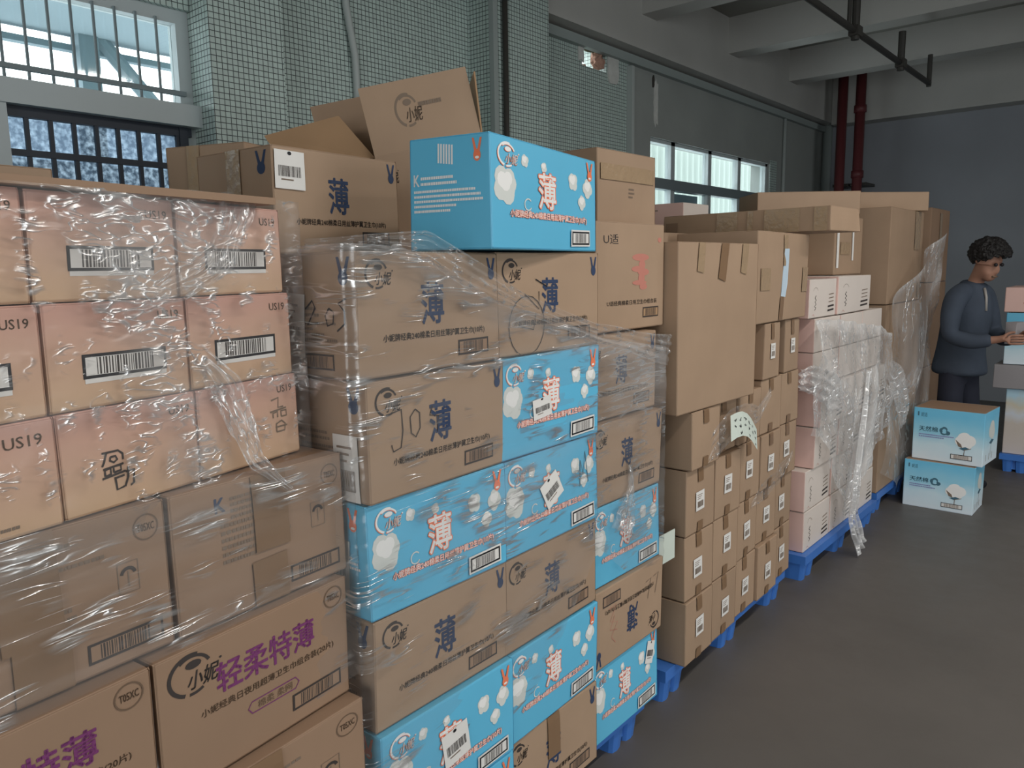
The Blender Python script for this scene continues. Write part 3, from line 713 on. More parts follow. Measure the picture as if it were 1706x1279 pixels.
# ------------------------------------------------------------------ pallets
def pallet(x, y, rot, label, L=1.22, D=1.0):
    """blue plastic nine-foot pallet; origin at its aisle-side near corner"""
    t = empty('plastic_pallet', (x, y, 0), label, 'pallet', 'blue plastic pallets along the wall', R(90 + rot))
    mb = MB()
    for a, b in (((0, 0), (L, .07)), ((0, D - .07), (L, D)), ((0, .07), (.07, D - .07)), ((L - .07, .07), (L, D - .07))): mb.box((a[0], a[1], .095), (b[0], b[1], .14), 'blue_plastic')
    k = .09
    while k < D - .09: mb.box((.07, k, .115), (L - .07, k + .028, .14), 'blue_plastic'); k += .05
    for q in (.3, .6, .9): mb.box((q - .02, .07, .10), (q + .02, D - .07, .128), 'blue_plastic')
    mb.build('deck', t)
    for cx in (.095, L / 2, L - .095):
        for cy in (.085, D / 2, D - .085):
            mb = MB()
            for s in (-1, 1):
                c = cx + s * .043; w0, w1, d0, d1 = .040, .031, .075, .062
                n = 12; top = []; bot = []
                for q in range(n):
                    a = 2 * math.pi * q / n; e = lambda v: math.copysign(abs(v) ** .45, v)
                    top.append((c + w0 * e(math.cos(a)), cy + d0 * e(math.sin(a)), .10)); bot.append((c + w1 * e(math.cos(a)), cy + d1 * e(math.sin(a)), 0))
                mb.add(top + bot, [tuple(range(n)), tuple(range(2 * n - 1, n - 1, -1))] + [(q, q + n, (q + 1) % n + n, (q + 1) % n) for q in range(n)], 'blue_plastic')
            mb.box((cx - .03, cy - .05, .02), (cx + .03, cy + .05, .10), 'blue_plastic')
            mb.build('foot', t)
    return t
pallet(-1.22, -.32, 5.5, 'blue plastic pallet under the stack of peach and brown cartons, mostly out of view')
pallet(-1.245, .93, 1, 'blue plastic pallet under the mixed blue and brown cartons')
pallet(-1.288, 2.335, 1.5, 'blue plastic pallet under the brown cartons with small white labels')
pallet(-1.295, 3.76, 0, 'blue plastic pallet under the white and pink cartons')
pallet(-1.33, 5.12, 0, 'blue plastic pallet under the tall brown cartons behind the white stack')
pallet(-1.42, 6.5, 0, 'blue plastic pallet at the far end of the row, beyond the person')
pallet(-.91, 6.8, -90, 'blue plastic pallet at the right edge under the pale blue printed carton')

# ------------------------------------------------------------------ stack of peach cartons, nearest the camera
G1 = 'peach cartons in three rows'
def along(p, rot, d): return (p[0] - math.sin(R(rot)) * d, p[1] + math.cos(R(rot)) * d)
us_rows = ((1.25, 13.5, (-1.183, .390), .244), (1.407, 13.5, (-1.186, .386), .243), (1.564, 13.5, (-1.190, .382), .243))
us_lab = {(0, 0): 'peach carton cut by the left edge of the photo, bottom of the three peach rows',
          (0, 1): 'peach carton with two rounded line characters, bottom row of the peach stack',
          (0, 2): 'peach carton with faint line characters under crumpled film, bottom row at the right corner',
          (1, 0): 'peach carton cut by the left edge of the photo, middle peach row',
          (1, 1): 'peach carton with a tilted wide barcode, middle of the middle peach row',
          (1, 2): 'peach carton with a tilted barcode at the right corner of the middle peach row',
          (2, 0): 'peach carton cut by the left edge of the photo, top peach row, big reddish lettering',
          (2, 1): 'peach carton with film crossing its barcode, middle of the top peach row',
          (2, 2): 'peach carton with barcode half under crumpled film, right corner of the top peach row'}
for r, (z, rot, p0, L) in enumerate(us_rows):
    for c in range(3):
        p = along(p0, rot, (c - 1) * L); kind = ('barcode' if (r > 0) else ('swirl' if c == 1 else 'faint' if c == 2 else 'text'))
        a = art_us19(kind, 10 + 3 * r + c)
        if kind == 'text': a = {'front': Print(1.55).text('US19', .70, .78, .22, .10, 'brown_ink', .012).dashes(.5, .06, .4, .06, 'grey_ink', 1, 3)}
        carton('carton', 'us19', (p[0], p[1], z), rot + (.8 if (r, c) == (2, 2) else 0), (L - .002, .38, .1565), us_lab[r, c], G1, art=a, sag=.0015)
t = empty('cardboard_sheet', (-1.10, .10, 1.7215), 'thin cardboard sheet lying on top of the peach cartons', 'cardboard', None, R(90 + 10))
mb = MB(); mb.box((-.1, .02, 0), (.72, .40, .012), 'kraft_dark'); mb.build('sheet', t)
G2 = 'brown cartons under the peach ones'
para_parts = [('tape', 'front', .52, .83, .075, .20, 0, 'brown_tape'), ('tape', 'front', .50, .07, .075, .14, 2, 'brown_tape')]
carton('carton', 'para', (-1.195, .545, 1.005), 5.5, (.366, .36, .243), 'brown carton with text block, right one of the row just under the peach cartons', G2, parts=para_parts)
p = along((-1.195, .545), 5.5, -.371); carton('carton', 'para', (p[0], p[1], 1.005), 5.5, (.366, .36, .243), 'brown carton with dark tape patch, left one of the row under the peach cartons', G2,
       parts=[('tape', 'front', .42, .83, .085, .24, 1, 'brown_tape'), ('tape', 'front', .45, .08, .08, .16, 0, 'brown_tape')])
carton('carton', 'soft', (-1.158, .482, .757), 7, (.41, .38, .245), 'brown carton with swirl logo and purple characters, second brown row at the right corner', G2)
p = along((-1.158, .482), 7, -.415); carton('carton', 'soft', (p[0], p[1], .757), 7, (.41, .38, .245), 'brown carton with purple characters at the lower left corner of the photo', G2)
carton('carton', 'para', (-1.13, .395, .509), 5, (.50, .38, .245), 'brown carton with oval code in the lowest visible row at bottom left', G2, parts=para_parts)
p = along((-1.13, .395), 5, -.42); carton('carton', 'para', (p[0], p[1], .509), 5, (.41, .38, .245), 'brown carton below the purple lettered one, bottom left and nearly out of frame', G2)
for i, yy in enumerate((-.14, .40)):
    carton('carton', 'greyplain', (-1.17, yy, .142), 5, (.50, .6, .365), ('left' if i == 0 else 'right') + ' one of two plain brown cartons on the pallet below the lettered brown cartons')
for i, zz in enumerate((.142, .87)):
    carton('carton', 'plain', (-1.86, -.02, zz), 4, (.72, .5, .722), ('lower' if i == 0 else 'upper') + ' one of two tall plain cartons behind the peach stack')
carton('carton', 'faint', (-1.95, .28, 1.596), 3, (.42, .3, .25), 'dim brown carton on top behind the peach cartons, under the tall window')

# ------------------------------------------------------------------ blue and brown stack
G3 = 'cartons printed with one large character'
B, K = 'blue', 'thin'
mk = Print(1.75)
def jag(pts, m='black_ink', wd=.02, asp=1.1): return Print(asp).line(pts, wd, m)
mk2205 = Print(1.1)
for q in ([(.28, .56), (.36, .62), (.40, .56), (.30, .42), (.42, .44)], [(.46, .55), (.54, .62), (.57, .56), (.48, .42), (.60, .44)], [(.645, .44), (.655, .45)],
          [(.72, .56), (.68, .50), (.70, .42), (.76, .44), (.77, .53), (.72, .56)], [(.90, .64), (.82, .60), (.88, .54), (.88, .44), (.80, .38)]): mk2205.line(q, .016, 'black_ink')
mk309 = Print(1.75)
for q in ([(.13, .72), (.21, .74), (.215, .56), (.20, .42), (.15, .40), (.14, .46)], [(.30, .72), (.265, .66), (.27, .52), (.30, .48), (.33, .55), (.33, .68), (.30, .72)], [(.42, .72), (.40, .64), (.46, .62), (.45, .48)]): mk309.line(q, .011, 'dark_ink')
mkc = Print(1.75).line([(.34, .74), (.45, .66)], .012, 'black_ink').line([(.24, .60), (.37, .44), (.37, .62)], .010, 'dark_ink').arc(.26, .28, .16, 0, 360, .010, 'dark_ink', .30).line([(.20, .28), (.32, .24), (.34, .40)], .010, 'dark_ink')
mkm = Print(1.75).line([(.78, .46), (.79, .76), (.82, .60), (.85, .84), (.88, .48)], .014, 'teal_ink')
mkr = Print(1.75)
for q in ([(.18, .72), (.28, .74), (.20, .55), (.30, .50), (.22, .34), (.28, .24)], [(.26, .60), (.20, .44), (.30, .40)]): mkr.line(q, .008, 'pink_ink')
for q in ([(.72, .78), (.80, .80), (.75, .54)], [(.84, .80), (.92, .82), (.87, .56)]): mkr.line(q, .012, 'grey_ink')
H2 = .2485
c1 = ((K, 'brown carton with marker date and white slip on its end, top row left corner', [('label', 'left', .30, .42, .085, .13, -4, 's'), ('mark', 'left', mk2205)]),
      (K, 'brown carton with scrawled marker digits, second row from the top at the left corner', [('label', 'left', .78, .28, .07, .14, 0, 's'), ('mark', 'front', mk309)]),
      (B, 'blue carton at the left corner in the third row from the top', [('label', 'left', .62, .45, .10, .12, -5, 'w')]),
      (K, 'brown carton with dented corner between two blue ones in the left column', []),
      (B, 'blue carton in the left column with a white label over its large character', [('label', 'front', .50, .52, .085, .085, 8, 'w')]),
      (B, 'blue carton at the bottom of the left column, almost out of frame', []))
for i, (k, lb, parts) in enumerate(c1):
    z = .142 + .25 * (5 - i); j = (0, .004, -.006, -.012, .004, 0)[i]
    carton('carton', k, (-1.172 + j, (.920, .923, .926, .930, .932, .932)[i], z), (3.2, 2.4, 1.2, .8, 1.0, 1)[i], (.432, .28, H2), lb, G3, parts=parts, sag=.004)
c2 = ((K, 'brown carton with ticks and a scribbled circle, just under the topmost blue carton', [('mark', 'front', mkc)]),
      (B, 'blue carton with a small white label left of its large character', [('label', 'front', .37, .45, .075, .052, 6, 'w')]),
      (B, 'blue carton with a crooked white label and zigzag mark, lower of two stacked blue ones', [('label', 'front', .46, .56, .08, .075, 28, 'w'), ('mark', 'front', mkm)]),
      (K, 'brown carton in the middle column below the two stacked blue cartons', []),
      (B, 'blue carton in the middle column, second row from the pallet', []),
      (K, 'brown carton with a tape strip at the bottom of the middle column, on the pallet', [('tape', 'front', .48, .85, .055, .17, 0, 'brown_tape')]))
for i, (k, lb, parts) in enumerate(c2):
    z = .142 + .25 * (5 - i)
    carton('carton', k, (-1.198 + (0, .006, .010, .004, .008, 0)[i], 1.346, z), (-.6, 1, 2, 2, 2, 1)[i], (.425, .28, H2), lb, G3, parts=parts, sag=.004)
c3 = ((K, 'brown carton under glittering crumpled film in the right column, below the pink flowered carton', [], False),
      (K, 'brown carton with large character above the upper blue one of the right column', [], False),
      (B, 'blue carton with a lump of crumpled film on its front, right column', [], False),
      (K, 'brown carton stacked upside down with red and grey scrawls, right column', [('mark', 'front', mkr)], True),
      (B, 'blue carton with a slanted label at the bottom of the right column', [('label', 'front', .86, .72, .05, .075, -18, 'w')], False))
for i, (k, lb, parts, fl) in enumerate(c3):
    z = .142 + .2525 * (4 - i)
    carton('carton', k, (-1.235 + (-.02, 0, 0, .018, .0)[i], 1.782, z), (.5, 0, 0, 1, 0)[i], (.405, .28, .251), lb, G3, parts=parts, flip=fl, sag=.005)
# torn strip of print on the lowest blue carton
# cartons on top
carton('carton', 'ushi', (-1.285, 1.885, 1.407), 0, (.40, .30, .33), 'tall brown carton with faded pink flower, right of the topmost blue carton')
carton('carton', 'faint', (-1.40, 2.06, 1.739), 0, (.36, .30, .235), 'plain brown carton with faint print on top of the pink flowered carton', parts=[('tape', 'front', .5, .70, .33, .05, 0, 'clear_tape')])
carton('carton', 'blue', (-1.112, 1.248, 1.644), 10.5, (.545, .225, .246), 'large blue carton set askew on top of the stack', G3, sag=.006,
       parts=[])
carton('carton', 'thin', (-1.585, 1.02, 1.644), 4, (.405, .30, .248), 'brown carton with square white barcode label, on top left of the blue carton', G3,
       parts=[('label', 'front', .115, .78, .085, .088, -1, 'w'), ('tape', 'left', .52, .84, .055, .30, 2, 'clear_tape')])
carton('carton', 'ushi', (-2.02, 1.22, 1.644), 22, (.36, .28, .325), 'brown carton with white tape and pink triangle peeping out behind the barcode labelled carton',
       parts=[('tape', 'left', .36, .86, .045, .24, 0, 'clear_tape')], art={'front': Print(1.5).text('U适', .16, .78, .17, .11, 'dark_ink', .01), 'left': Print(1).poly([(.60, .78), (.82, .78), (.71, .93)], 'pink_ink')})
def open_carton():
    L, D, H, rot = .345, .26, .31, -42
    t = empty('open_carton', (-1.90, 1.67, 1.652), 'open brown carton tipped over, with raised flaps, behind the topmost blue carton', 'box')
    t.rotation_euler = (0, R(-12), R(90 + rot))
    mb = MB(); th = .005
    mb.box((0, 0, 0), (L, D, th), 'kraft'); mb.box((0, 0, th), (L, th, H), 'kraft'); mb.box((0, D - th, th), (L, D, H), 'kraft'); mb.box((0, th, th), (th, D - th, H), 'kraft_inside'); mb.box((L - th, th, th), (L, D - th, H), 'kraft')
    pr = Print(1.7).logo(.02, .66, .16, .26, 'dark_ink').rabbit(.88, .78, .07, .20, 'navy_ink')
    for k, (vs, fs, m) in enumerate(pr.it): mb.add([(x * L, -.0006 - .0001 * k, y * H) for x, y in vs], fs, m)
    mb.build('carton_body', t)
    def flap(w_, h_, mtx, pr=None, label=None, inside='kraft'):
        mb = MB(); mb.box((0, 0, 0), (w_, .005, h_), inside)
        if pr:
            for k, (vs, fs, m) in enumerate(pr.it): mb.add([(x * w_, -.0006 - .0001 * k, y * h_) for x, y in vs], fs, m)
        o = mb.build('flap', t); o.matrix_local = mtx
        if label: o['label'] = label
    T = Matrix.Translation
    pf = Print(2.2).logo(.28, .30, .26, .50, 'grey_ink').dashes(.5, .55, .35, .12, 'grey_ink', 1, 4)
    flap(L, .215, T((0, 0, H)) @ Matrix.Rotation(R(-6), 4, 'X'), pf, 'large flap with faint logo')
    flap(L, .235, T((-.17, D - .006, H)) @ Matrix.Rotation(R(10), 4, 'X'), None, None, 'kraft')
    mb = MB(); q = [Vector(p) for p in ((0, .02, H), (-.286, .06, H + .045), (-.326, .10, H + .15), (-.080, .06, H + .155))]
    mb.add(q + [p + Vector((0, .005, 0)) for p in q], [(0, 3, 2, 1), (4, 5, 6, 7), (0, 1, 5, 4), (1, 2, 6, 5), (2, 3, 7, 6), (3, 0, 4, 7)], 'kraft_inside'); mb.build('flap', t)
    flap(D, .19, T((L, D, H)) @ Matrix.Rotation(R(-90), 4, 'Z') @ Matrix.Rotation(R(-6), 4, 'X'), None, None, 'kraft_inside')
open_carton()
# what carries the cartons on top, behind the front row
for j, (yy, ll) in enumerate(((.95, .60), (1.56, .62))):
    for i, zz in enumerate((.142, .892)):
        carton('carton', 'plain', (-1.535, yy, zz), 0, (ll, .80, .748), ('lower' if i == 0 else 'upper') + ' large plain carton hidden behind the ' + ('left' if j == 0 else 'right') + ' part of the blue and brown front row')

# ------------------------------------------------------------------ brown cartons with small white labels
G4 = 'brown cartons with small white labels'
cols = ((2.405, 'nearest'), (2.640, 'second'), (2.875, 'middle'), (3.110, 'fourth'), (3.345, 'farthest')); Z3 = (.142, .389, .636, .883)
rown = ('bottom row', 'second row up', 'third row up', 'fourth row up')
jit = random.Random(5)
for r in range(4):
    for c, (y, cn) in enumerate(cols):
        h = .245 if r < 3 else (.212 if c < 3 else .236)
        parts = [('tape', 'front', .46, .90, .042, .058, 0, 'brown_tape'), ('tape', 'front', .46, .07, .042, .045, 0, 'brown_tape')]
        if r < 3: parts.append(('label', 'front', .45 + jit.uniform(-.06, .06), .50 + jit.uniform(-.04, .05), .064, .072, jit.uniform(-2, 2), 's'))
        dx = jit.uniform(-.006, .006) + (.018 if (r, c) in ((2, 3), (0, 3), (3, 0)) else 0) - (.02 if (r == 3 and c == 1) else 0)
        lb = 'small brown carton%s, %s, %s column of the labelled brown stack' % (' with white label' if r < 3 else '', rown[r], cn)
        carton('carton', 'plain', (-1.252 - .012 * c + dx, y, Z3[r]), jit.uniform(-1, 1) + 1, (.228, .33, h), lb, G4, parts=parts, skin='kraft')
for y, x, lb, h in ((2.89, -1.335, 'small brown carton set back beside the big leaning carton, under the flat taped one', .232), (3.10, -1.272, 'small brown carton with label, left one just under the carton with the blue strip', .238), (3.37, -1.29, 'small brown carton with label, right one just under the carton with the blue strip', .238)):
    carton('carton', 'plain', (x, y, 1.121), 1.5, (.185, .30, h), lb, G4, parts=[('tape', 'front', .46, .86, .036, .07, 0, 'brown_tape'), ('label', 'front', .48, .50, .052, .066, 0, 's')])
tp = [('tape', 'front', .25, .92, .045, .11, -9, 'clear_tape'), ('tape', 'front', .52, .90, .055, .15, -14, 'brown_tape'), ('tape', 'front', .80, .92, .05, .13, -10, 'clear_tape')]
carton('carton', 'plain', (-1.238, 2.295, 1.098), -1.5, (.60, .28, .585), 'big tall plain brown carton with three tapes at its top, above labelled brown cartons', parts=tp, bulge=.006)
t = carton('carton', 'plain', (-1.262, 2.985, 1.362), 1.5, (.60, .36, .375), 'brown carton with a pale blue strip down its front, above the small labelled cartons', sag=.006,
       parts=[('tape', 'front', .50, .80, .045, .13, 0, 'clear_tape'), ('tape', 'front', .14, .48, .10, .09, 0, 'clear_tape'), ('tape', 'front', .93, .46, .07, .11, 0, 'clear_tape'), ('tape', 'front', .46, .14, .045, .10, -3, 'brown_tape')])
mb = MB(); q = [(.285, .175 + .13), (.330, .305), (.318, .16), (.305, .10), (.262, .105), (.278, .2)]
mb.add([(x, -.0045 - .004 * math.sin(i), z) for i, (x, z) in enumerate(q)], [(0, 5, 4, 3, 2, 1)], 'pale_cartonblue'); o = mb.build('paper_strip', t); o['label'] = 'pale blue paper strip'
carton('carton', 'plain', (-2.02, 3.58, 1.745), -94, (.86, .34, .115), 'flat brown carton with wide shiny tape lying across the top of the brown stack', sag=.01,
       parts=[('tape', 'front', .42, .5, .11, .11, 0, 'clear_tape'), ('tape', 'front', .56, .5, .03, .11, 0, 'clear_tape'), ('tape', 'front', .74, .5, .17, .112, 0, 'clear_tape'), ('tape', 'front', .06, .4, .07, .06, 0, 'brown_tape'), ('tape', 'front', .95, .5, .06, .112, 0, 'clear_tape')])
for j, (yy, ll) in enumerate(((2.42, .85), (3.29, .85))):
    for i, zz in enumerate((.142, .944)):
        carton('carton', 'plain', (-1.66, yy, zz), 0, (ll, .72, .80), ('lower' if i == 0 else 'upper') + ' large plain carton hidden behind the ' + ('near' if j == 0 else 'far') + ' half of the labelled brown cartons')
carton('carton', 'white', (-2.03, 3.80, 1.745), 0, (.30, .32, .195), 'white and pink carton alone at the back, in front of the far window', art={'left': Print(1).dashes(.15, .78, .6, .07, 'grey_ink', 1, 4)})
carton('carton', 'plain', (-1.80, 4.22, 1.873), -49, (.58, .34, .128), 'brown carton lying at the back right of the far window, behind the flat taped carton')

# ------------------------------------------------------------------ white and pink cartons
G5 = 'white cartons with pink ends'
for r in range(4):
    for c in range(3):
        off = (0, -.005, .075, .09)[r]
        carton('carton', 'white', (-1.325 + (0, 0, .012, .03)[r], 3.805 + .395 * c + off * (1 if c == 0 else .6), .142 + .213 * r), (0, .5, 0, 0)[r], (.385 - (off if c == 0 else 0) * .4, .33, .211),
               'white carton with pink end, %s, %s of its row' % (('bottom row', 'second row up', 'third row up', 'fourth row up')[r], ('nearest', 'middle', 'farthest')[c]), G5)
for c in range(3):
    for k in range(2):
        carton('carton', 'white', (-1.32, 3.83 + .385 * c, .996 + .170 * k), 0, (.38, .33, .168), 'white carton veiled by hanging film, %s of the veiled rows, %s one' % (('lower', 'upper')[k], ('nearest', 'middle', 'farthest')[c]), G5, art={})
carton('carton', 'white', (-1.325, 3.755, 1.338), 0, (.385, .33, .19), 'white carton on top of the white stack, left one under the blue strip carton', G5)
carton('carton', 'white', (-1.315, 4.145, 1.338), 1.5, (.60, .33, .198), 'long white carton on top of the white stack, right one', G5, art={'front': art_white(3)['front']})
for i, zz in enumerate((.142, .944)):
    carton('carton', 'plain', (-1.68, 4.17, zz), 0, (.80, .66, .80), ('lower' if i == 0 else 'upper') + ' large plain carton hidden behind the white cartons')
carton('carton', 'plain', (-1.45, 4.46, 1.538), 0, (.50, .215, .33), 'brown carton with white paper strip and tapes on top of the white cartons',
       parts=[('tape', 'front', .35, .45, .16, .07, 0, 'clear_tape'), ('tape', 'front', .10, .45, .035, .22, 0, 'paper'), ('tape', 'front', .62, .5, .03, .17, 0, 'paper')])

# ------------------------------------------------------------------ tall brown cartons, far part of the row
carton('carton', 'plain', (-1.335, 5.12, 1.345), 1, (.86, .46, .595), 'tall brown carton with glossy tape, above the film sheet held by the person', parts=[('tape', 'front', .80, .82, .16, .30, 0, 'clear_tape'), ('tape', 'front', .93, .12, .06, .10, 0, 'clear_tape')])
carton('carton', 'plain', (-1.335, 5.12, .745), 0, (.86, .5, .598), 'brown carton wrapped in film below the tall brown one', bulge=.01)
carton('carton', 'plain', (-1.335, 5.12, .142), 0, (.86, .5, .60), 'brown carton wrapped in film standing on the pallet beside the white cartons', bulge=.01)
carton('carton', 'plain', (-1.72, 5.36, 1.942), -42, (.64, .36, .125), 'flat brown carton lying on top of the tall brown carton')
for i, zz in enumerate((.142, .795, 1.448)):
    carton('carton', 'greyplain', (-1.42, 6.52, zz), 0, (.62, .55, (.65, .65, .56)[i]), ('bottom', 'middle', 'top')[i] + ' greyish carton at the far end of the row behind the person', parts=[('tape', 'front', .5, .5, .08, .5, 0, 'clear_tape')] if i == 2 else ())

# ------------------------------------------------------------------ sky blue cartons on the floor
carton('carton', 'cotton', (-1.262, 5.475, 0), -91, (.412, .30, .315), 'sky blue cotton printed carton standing on the floor, lower of two', 'sky blue cartons on the floor')
carton('carton', 'cotton', (-1.235, 5.52, .3165), -94.5, (.415, .34, .345), 'sky blue cotton printed carton on top of the other one on the floor', 'sky blue cartons on the floor')
# ------------------------------------------------------------------ stack at the right edge
carton('carton', 'cotton', (-.90, 6.83, .142), -90, (.6, .5, .50), 'pale printed carton on the pallet at the right edge of the photo', skin={'all': 'dusk_print'}, art={})
carton('carton', 'greyplain', (-.99, 6.80, .645), -90, (.62, .5, .18), 'grey carton overhanging in the stack at the right edge of the photo', skin='grey_plastic', art={})
carton('carton', 'cotton', (-.935, 6.83, .828), -90, (.6, .5, .39), 'blue printed carton in the stack at the right edge, under the pink one', art={})
carton('carton', 'white', (-.955, 6.83, 1.221), -90, (.6, .5, .185), 'pink carton on top of the stack at the right edge of the photo', skin='pink_carton', art={'front': Print(2).dashes(.2, .3, .5, .15, 'pink_ink', 1, 5)})

# ------------------------------------------------------------------ stretch film
def film_mesh(name, pts, nu, nv, m, crease, parent=None, uvs=None):
    """pts(i, j) -> Vector on an nu x nv net; crease(i, j) -> 0..1"""
    me = bpy.data.meshes.new(name)
    vs = [pts(i / nu, j / nv) for j in range(nv + 1) for i in range(nu + 1)]; w_ = nu + 1
    fs = [(j * w_ + i, j * w_ + i + 1, (j + 1) * w_ + i + 1, (j + 1) * w_ + i) for j in range(nv) for i in range(nu)]
    me.from_pydata([tuple(v) for v in vs], [], fs); me.materials.append(M[m])
    at = me.attributes.new('crease', 'FLOAT', 'POINT')
    cr = [max(0.0, min(1.0, crease(i / nu, j / nv))) for j in range(nv + 1) for i in range(nu + 1)]
    at.data.foreach_set('value', cr)
    uv = me.uv_layers.new(name='UVMap'); U = uvs or (lambda a, b: (a, b)); buf = []
    for p in me.polygons:
        for v in p.vertices: buf += list(U((v % w_) / nu, (v // w_) / nv))
    uv.data.foreach_set('uv', buf)
    me.polygons.foreach_set('use_smooth', [True] * len(me.polygons)); me.update()
    o = bpy.data.objects.new(name, me); COL.objects.link(o)
    if parent: o.parent = parent
    return o
def lerp_tab(tab, x):
    if x <= tab[0][0]: return tab[0][1]
    for (a, p), (b, q) in zip(tab, tab[1:]):
        if x <= b: return p + (q - p) * (x - a) / (b - a)
    return tab[-1][1]
def nz(*a): return mnoise.noise(Vector(a))
def wrap(name, path, top, bot, m, crease, parent, nu=150, nv=90, amp=.004, fx=5, fz=40, seed=0, lift=None):
    """film pulled round a stack: follows a plan path, between two height tables given over the path length"""
    P = [Vector((x, y, 0)) for x, y in path]; Ls = [0]
    for a, b in zip(P, P[1:]): Ls.append(Ls[-1] + (b - a).length)
    T = Ls[-1]
    def at(s):
        for k in range(len(P) - 1):
            if s <= Ls[k + 1] or k == len(P) - 2:
                d = (P[k + 1] - P[k]).normalized(); return P[k] + d * (s - Ls[k]), Vector((d.y, -d.x, 0))
    def pos(u, v):
        s = u * T; p, n = at(s); z = lerp_tab(bot, s) + (lerp_tab(top, s) - lerp_tab(bot, s)) * v
        d = amp * (nz(s * fx, z * fz, seed) + .5 * nz(s * fx * 2.3, z * fz * 2, seed + 9))
        if lift: d += lift(s, z)
        return Vector((p.x + n.x * d, p.y + n.y * d, z))
    def zz(u, v): s = u * T; return s, lerp_tab(bot, s) + (lerp_tab(top, s) - lerp_tab(bot, s)) * v
    return film_mesh(name, pos, nu, nv, m, lambda u, v: crease(*zz(u, v)), parent, zz)
def bump01(x, c, w_): return math.exp(-((x - c) / w_) ** 2)
def strand(name, parent, pts, widths, m, crease=.8, n=60, folds=7, amp=.010, normal=(1, 0, 0)):
    """gathered band of film: a narrow ribbon folded along its length"""
    P = [Vector(p) for p in pts]; N = Vector(normal)
    def pos(u, v):
        t = u * (len(P) - 1); k = min(int(t), len(P) - 2); f = t - k; p = P[k].lerp(P[k + 1], f); d = (P[k + 1] - P[k]).normalized()
        wd = widths[k] + (widths[k + 1] - widths[k]) * f; side = d.cross(N).normalized()
        q = (v - .5) * wd
        return p + side * (q + .15 * wd * nz(u * 6, v, 3)) + N * (amp * math.sin(v * folds * math.pi) * (.5 + .5 * nz(u * 5, v * 3, 7)) + .006 * nz(u * 9, v * 2, 1))
    T = sum((b - a).length for a, b in zip(P, P[1:]))
    return film_mesh(name, pos, n, folds * 5, m, lambda u, v: crease * (.75 + .5 * nz(u * 12, v * 6, 4)), parent, lambda u, v: (u * T, v * .1))

# round the peach and brown stack
t = empty('stretch_wrap', (-1.2, .4, .9), 'clear stretch film with glinting creases around the peach cartons', 'plastic wrap')
def inv(o, t): o.matrix_parent_inverse = Matrix.Translation(-t.location); return o
pt = [(-1.035, -.12), along((-1.112, .150), 13.5, .0), along((-1.163, .390), 13.5, .26), along((-1.163, .390), 13.5, .505), (-1.44, .79)]
inv(wrap('upper_wrap', pt, [(0, 1.725), (.6, 1.724), (.78, 1.735), (1.05, 1.732)], [(0, 1.19), (1.05, 1.215)], 'film_crumpled',
     lambda s, z: .02 + .75 * bump01(s, .72, .16) * bump01(z, 1.66, .10) + .55 * bump01(s, .66 + (1.6 - z) * .25, .05) + .35 * bump01(z, 1.405, .02) + .2 * bump01(s, .78, .03), t, 150, 80, .003, 9, 22, 1), t)
pt = [(-1.06, -.25), (-1.115, .10), (-1.175, .54), (-1.208, .925), (-1.5, .95)]
inv(wrap('lower_wrap', pt, [(0, 1.26), (1.6, 1.265)], [(0, .74), (1.6, .80)], 'film', lambda s, z: .05 + .25 * bump01(z, 1.22, .05) + .22 * bump01(z, 1.02, .03), t, 120, 60, .0025, 4, 30, 2), t)
inv(strand('film_tail', t, [(-1.255, .62, 1.50), (-1.24, .685, 1.40), (-1.225, .70, 1.33), (-1.215, .715, 1.27), (-1.19, .765, 1.21)], [.03, .06, .05, .03, .012], 'film_crumpled', .9, 50, 6, .012), t)
inv(strand('gathered_fold', t, [(-1.20, .53, 1.555), (-1.21, .60, 1.585), (-1.235, .69, 1.63), (-1.25, .735, 1.72), (-1.32, .73, 1.742)], [.03, .05, .06, .06, .05], 'film_crumpled', .5, 50, 6, .008), t)

# round the blue and brown stack
t = empty('stretch_wrap', (-1.2, 1.4, 1.0), 'clear stretch film with diagonal gathered band around the blue and brown cartons', 'plastic wrap')
pt = [(-1.60, .885), (-1.17, .885), (-1.158, .905), (-1.185, 1.34), (-1.198, 1.77), (-1.226, 2.20), (-1.5, 2.215)]
# arc length: corner at .45, c1/c2 at .89, c2/c3 at 1.32, far corner at 1.75
inv(wrap('wrap', pt, [(0, 1.648), (.45, 1.652), (.58, 1.648), (.72, 1.60), (.90, 1.52), (1.12, 1.475), (1.34, 1.405), (1.75, 1.345), (2.1, 1.34)],
     [(0, .50), (.45, .50), (.90, .475), (1.0, .50), (1.15, .62), (1.32, .80), (1.5, .66), (1.75, .62), (2.1, .62)], 'film',
     lambda s, z: .08 + .5 * bump01(z, lerp_tab([(.4, 1.66), (.58, 1.64), (.9, 1.50), (1.34, 1.39), (1.75, 1.33)], s), .035) * (s > .3) + .75 * bump01(s, 1.56, .2) * bump01(z, 1.27, .12)
     + .35 * bump01(s, .95, .22) * bump01(z, 1.06 + .25 * (s - .95), .11) + .3 * bump01(z, 1.388, .02) * (s < 1.35) + .45 * bump01(s, 1.58, .13) * bump01(z, .86, .10) + .25 * bump01(s, 1.15, .2) * bump01(z, .78 + .3 * (s - 1.15), .06), t, 220, 130, .0035, 5, 34, 3), t)
inv(strand('gathered_band', t, [(-1.30, .90, 1.655), (-1.15, .94, 1.655), (-1.14, 1.08, 1.648), (-1.145, 1.22, 1.585), (-1.17, 1.42, 1.515), (-1.185, 1.74, 1.425), (-1.21, 1.95, 1.385), (-1.215, 2.20, 1.335)],
     [.02, .03, .06, .07, .05, .045, .07, .10], 'film_crumpled', .42, 120, 8, .008), t)
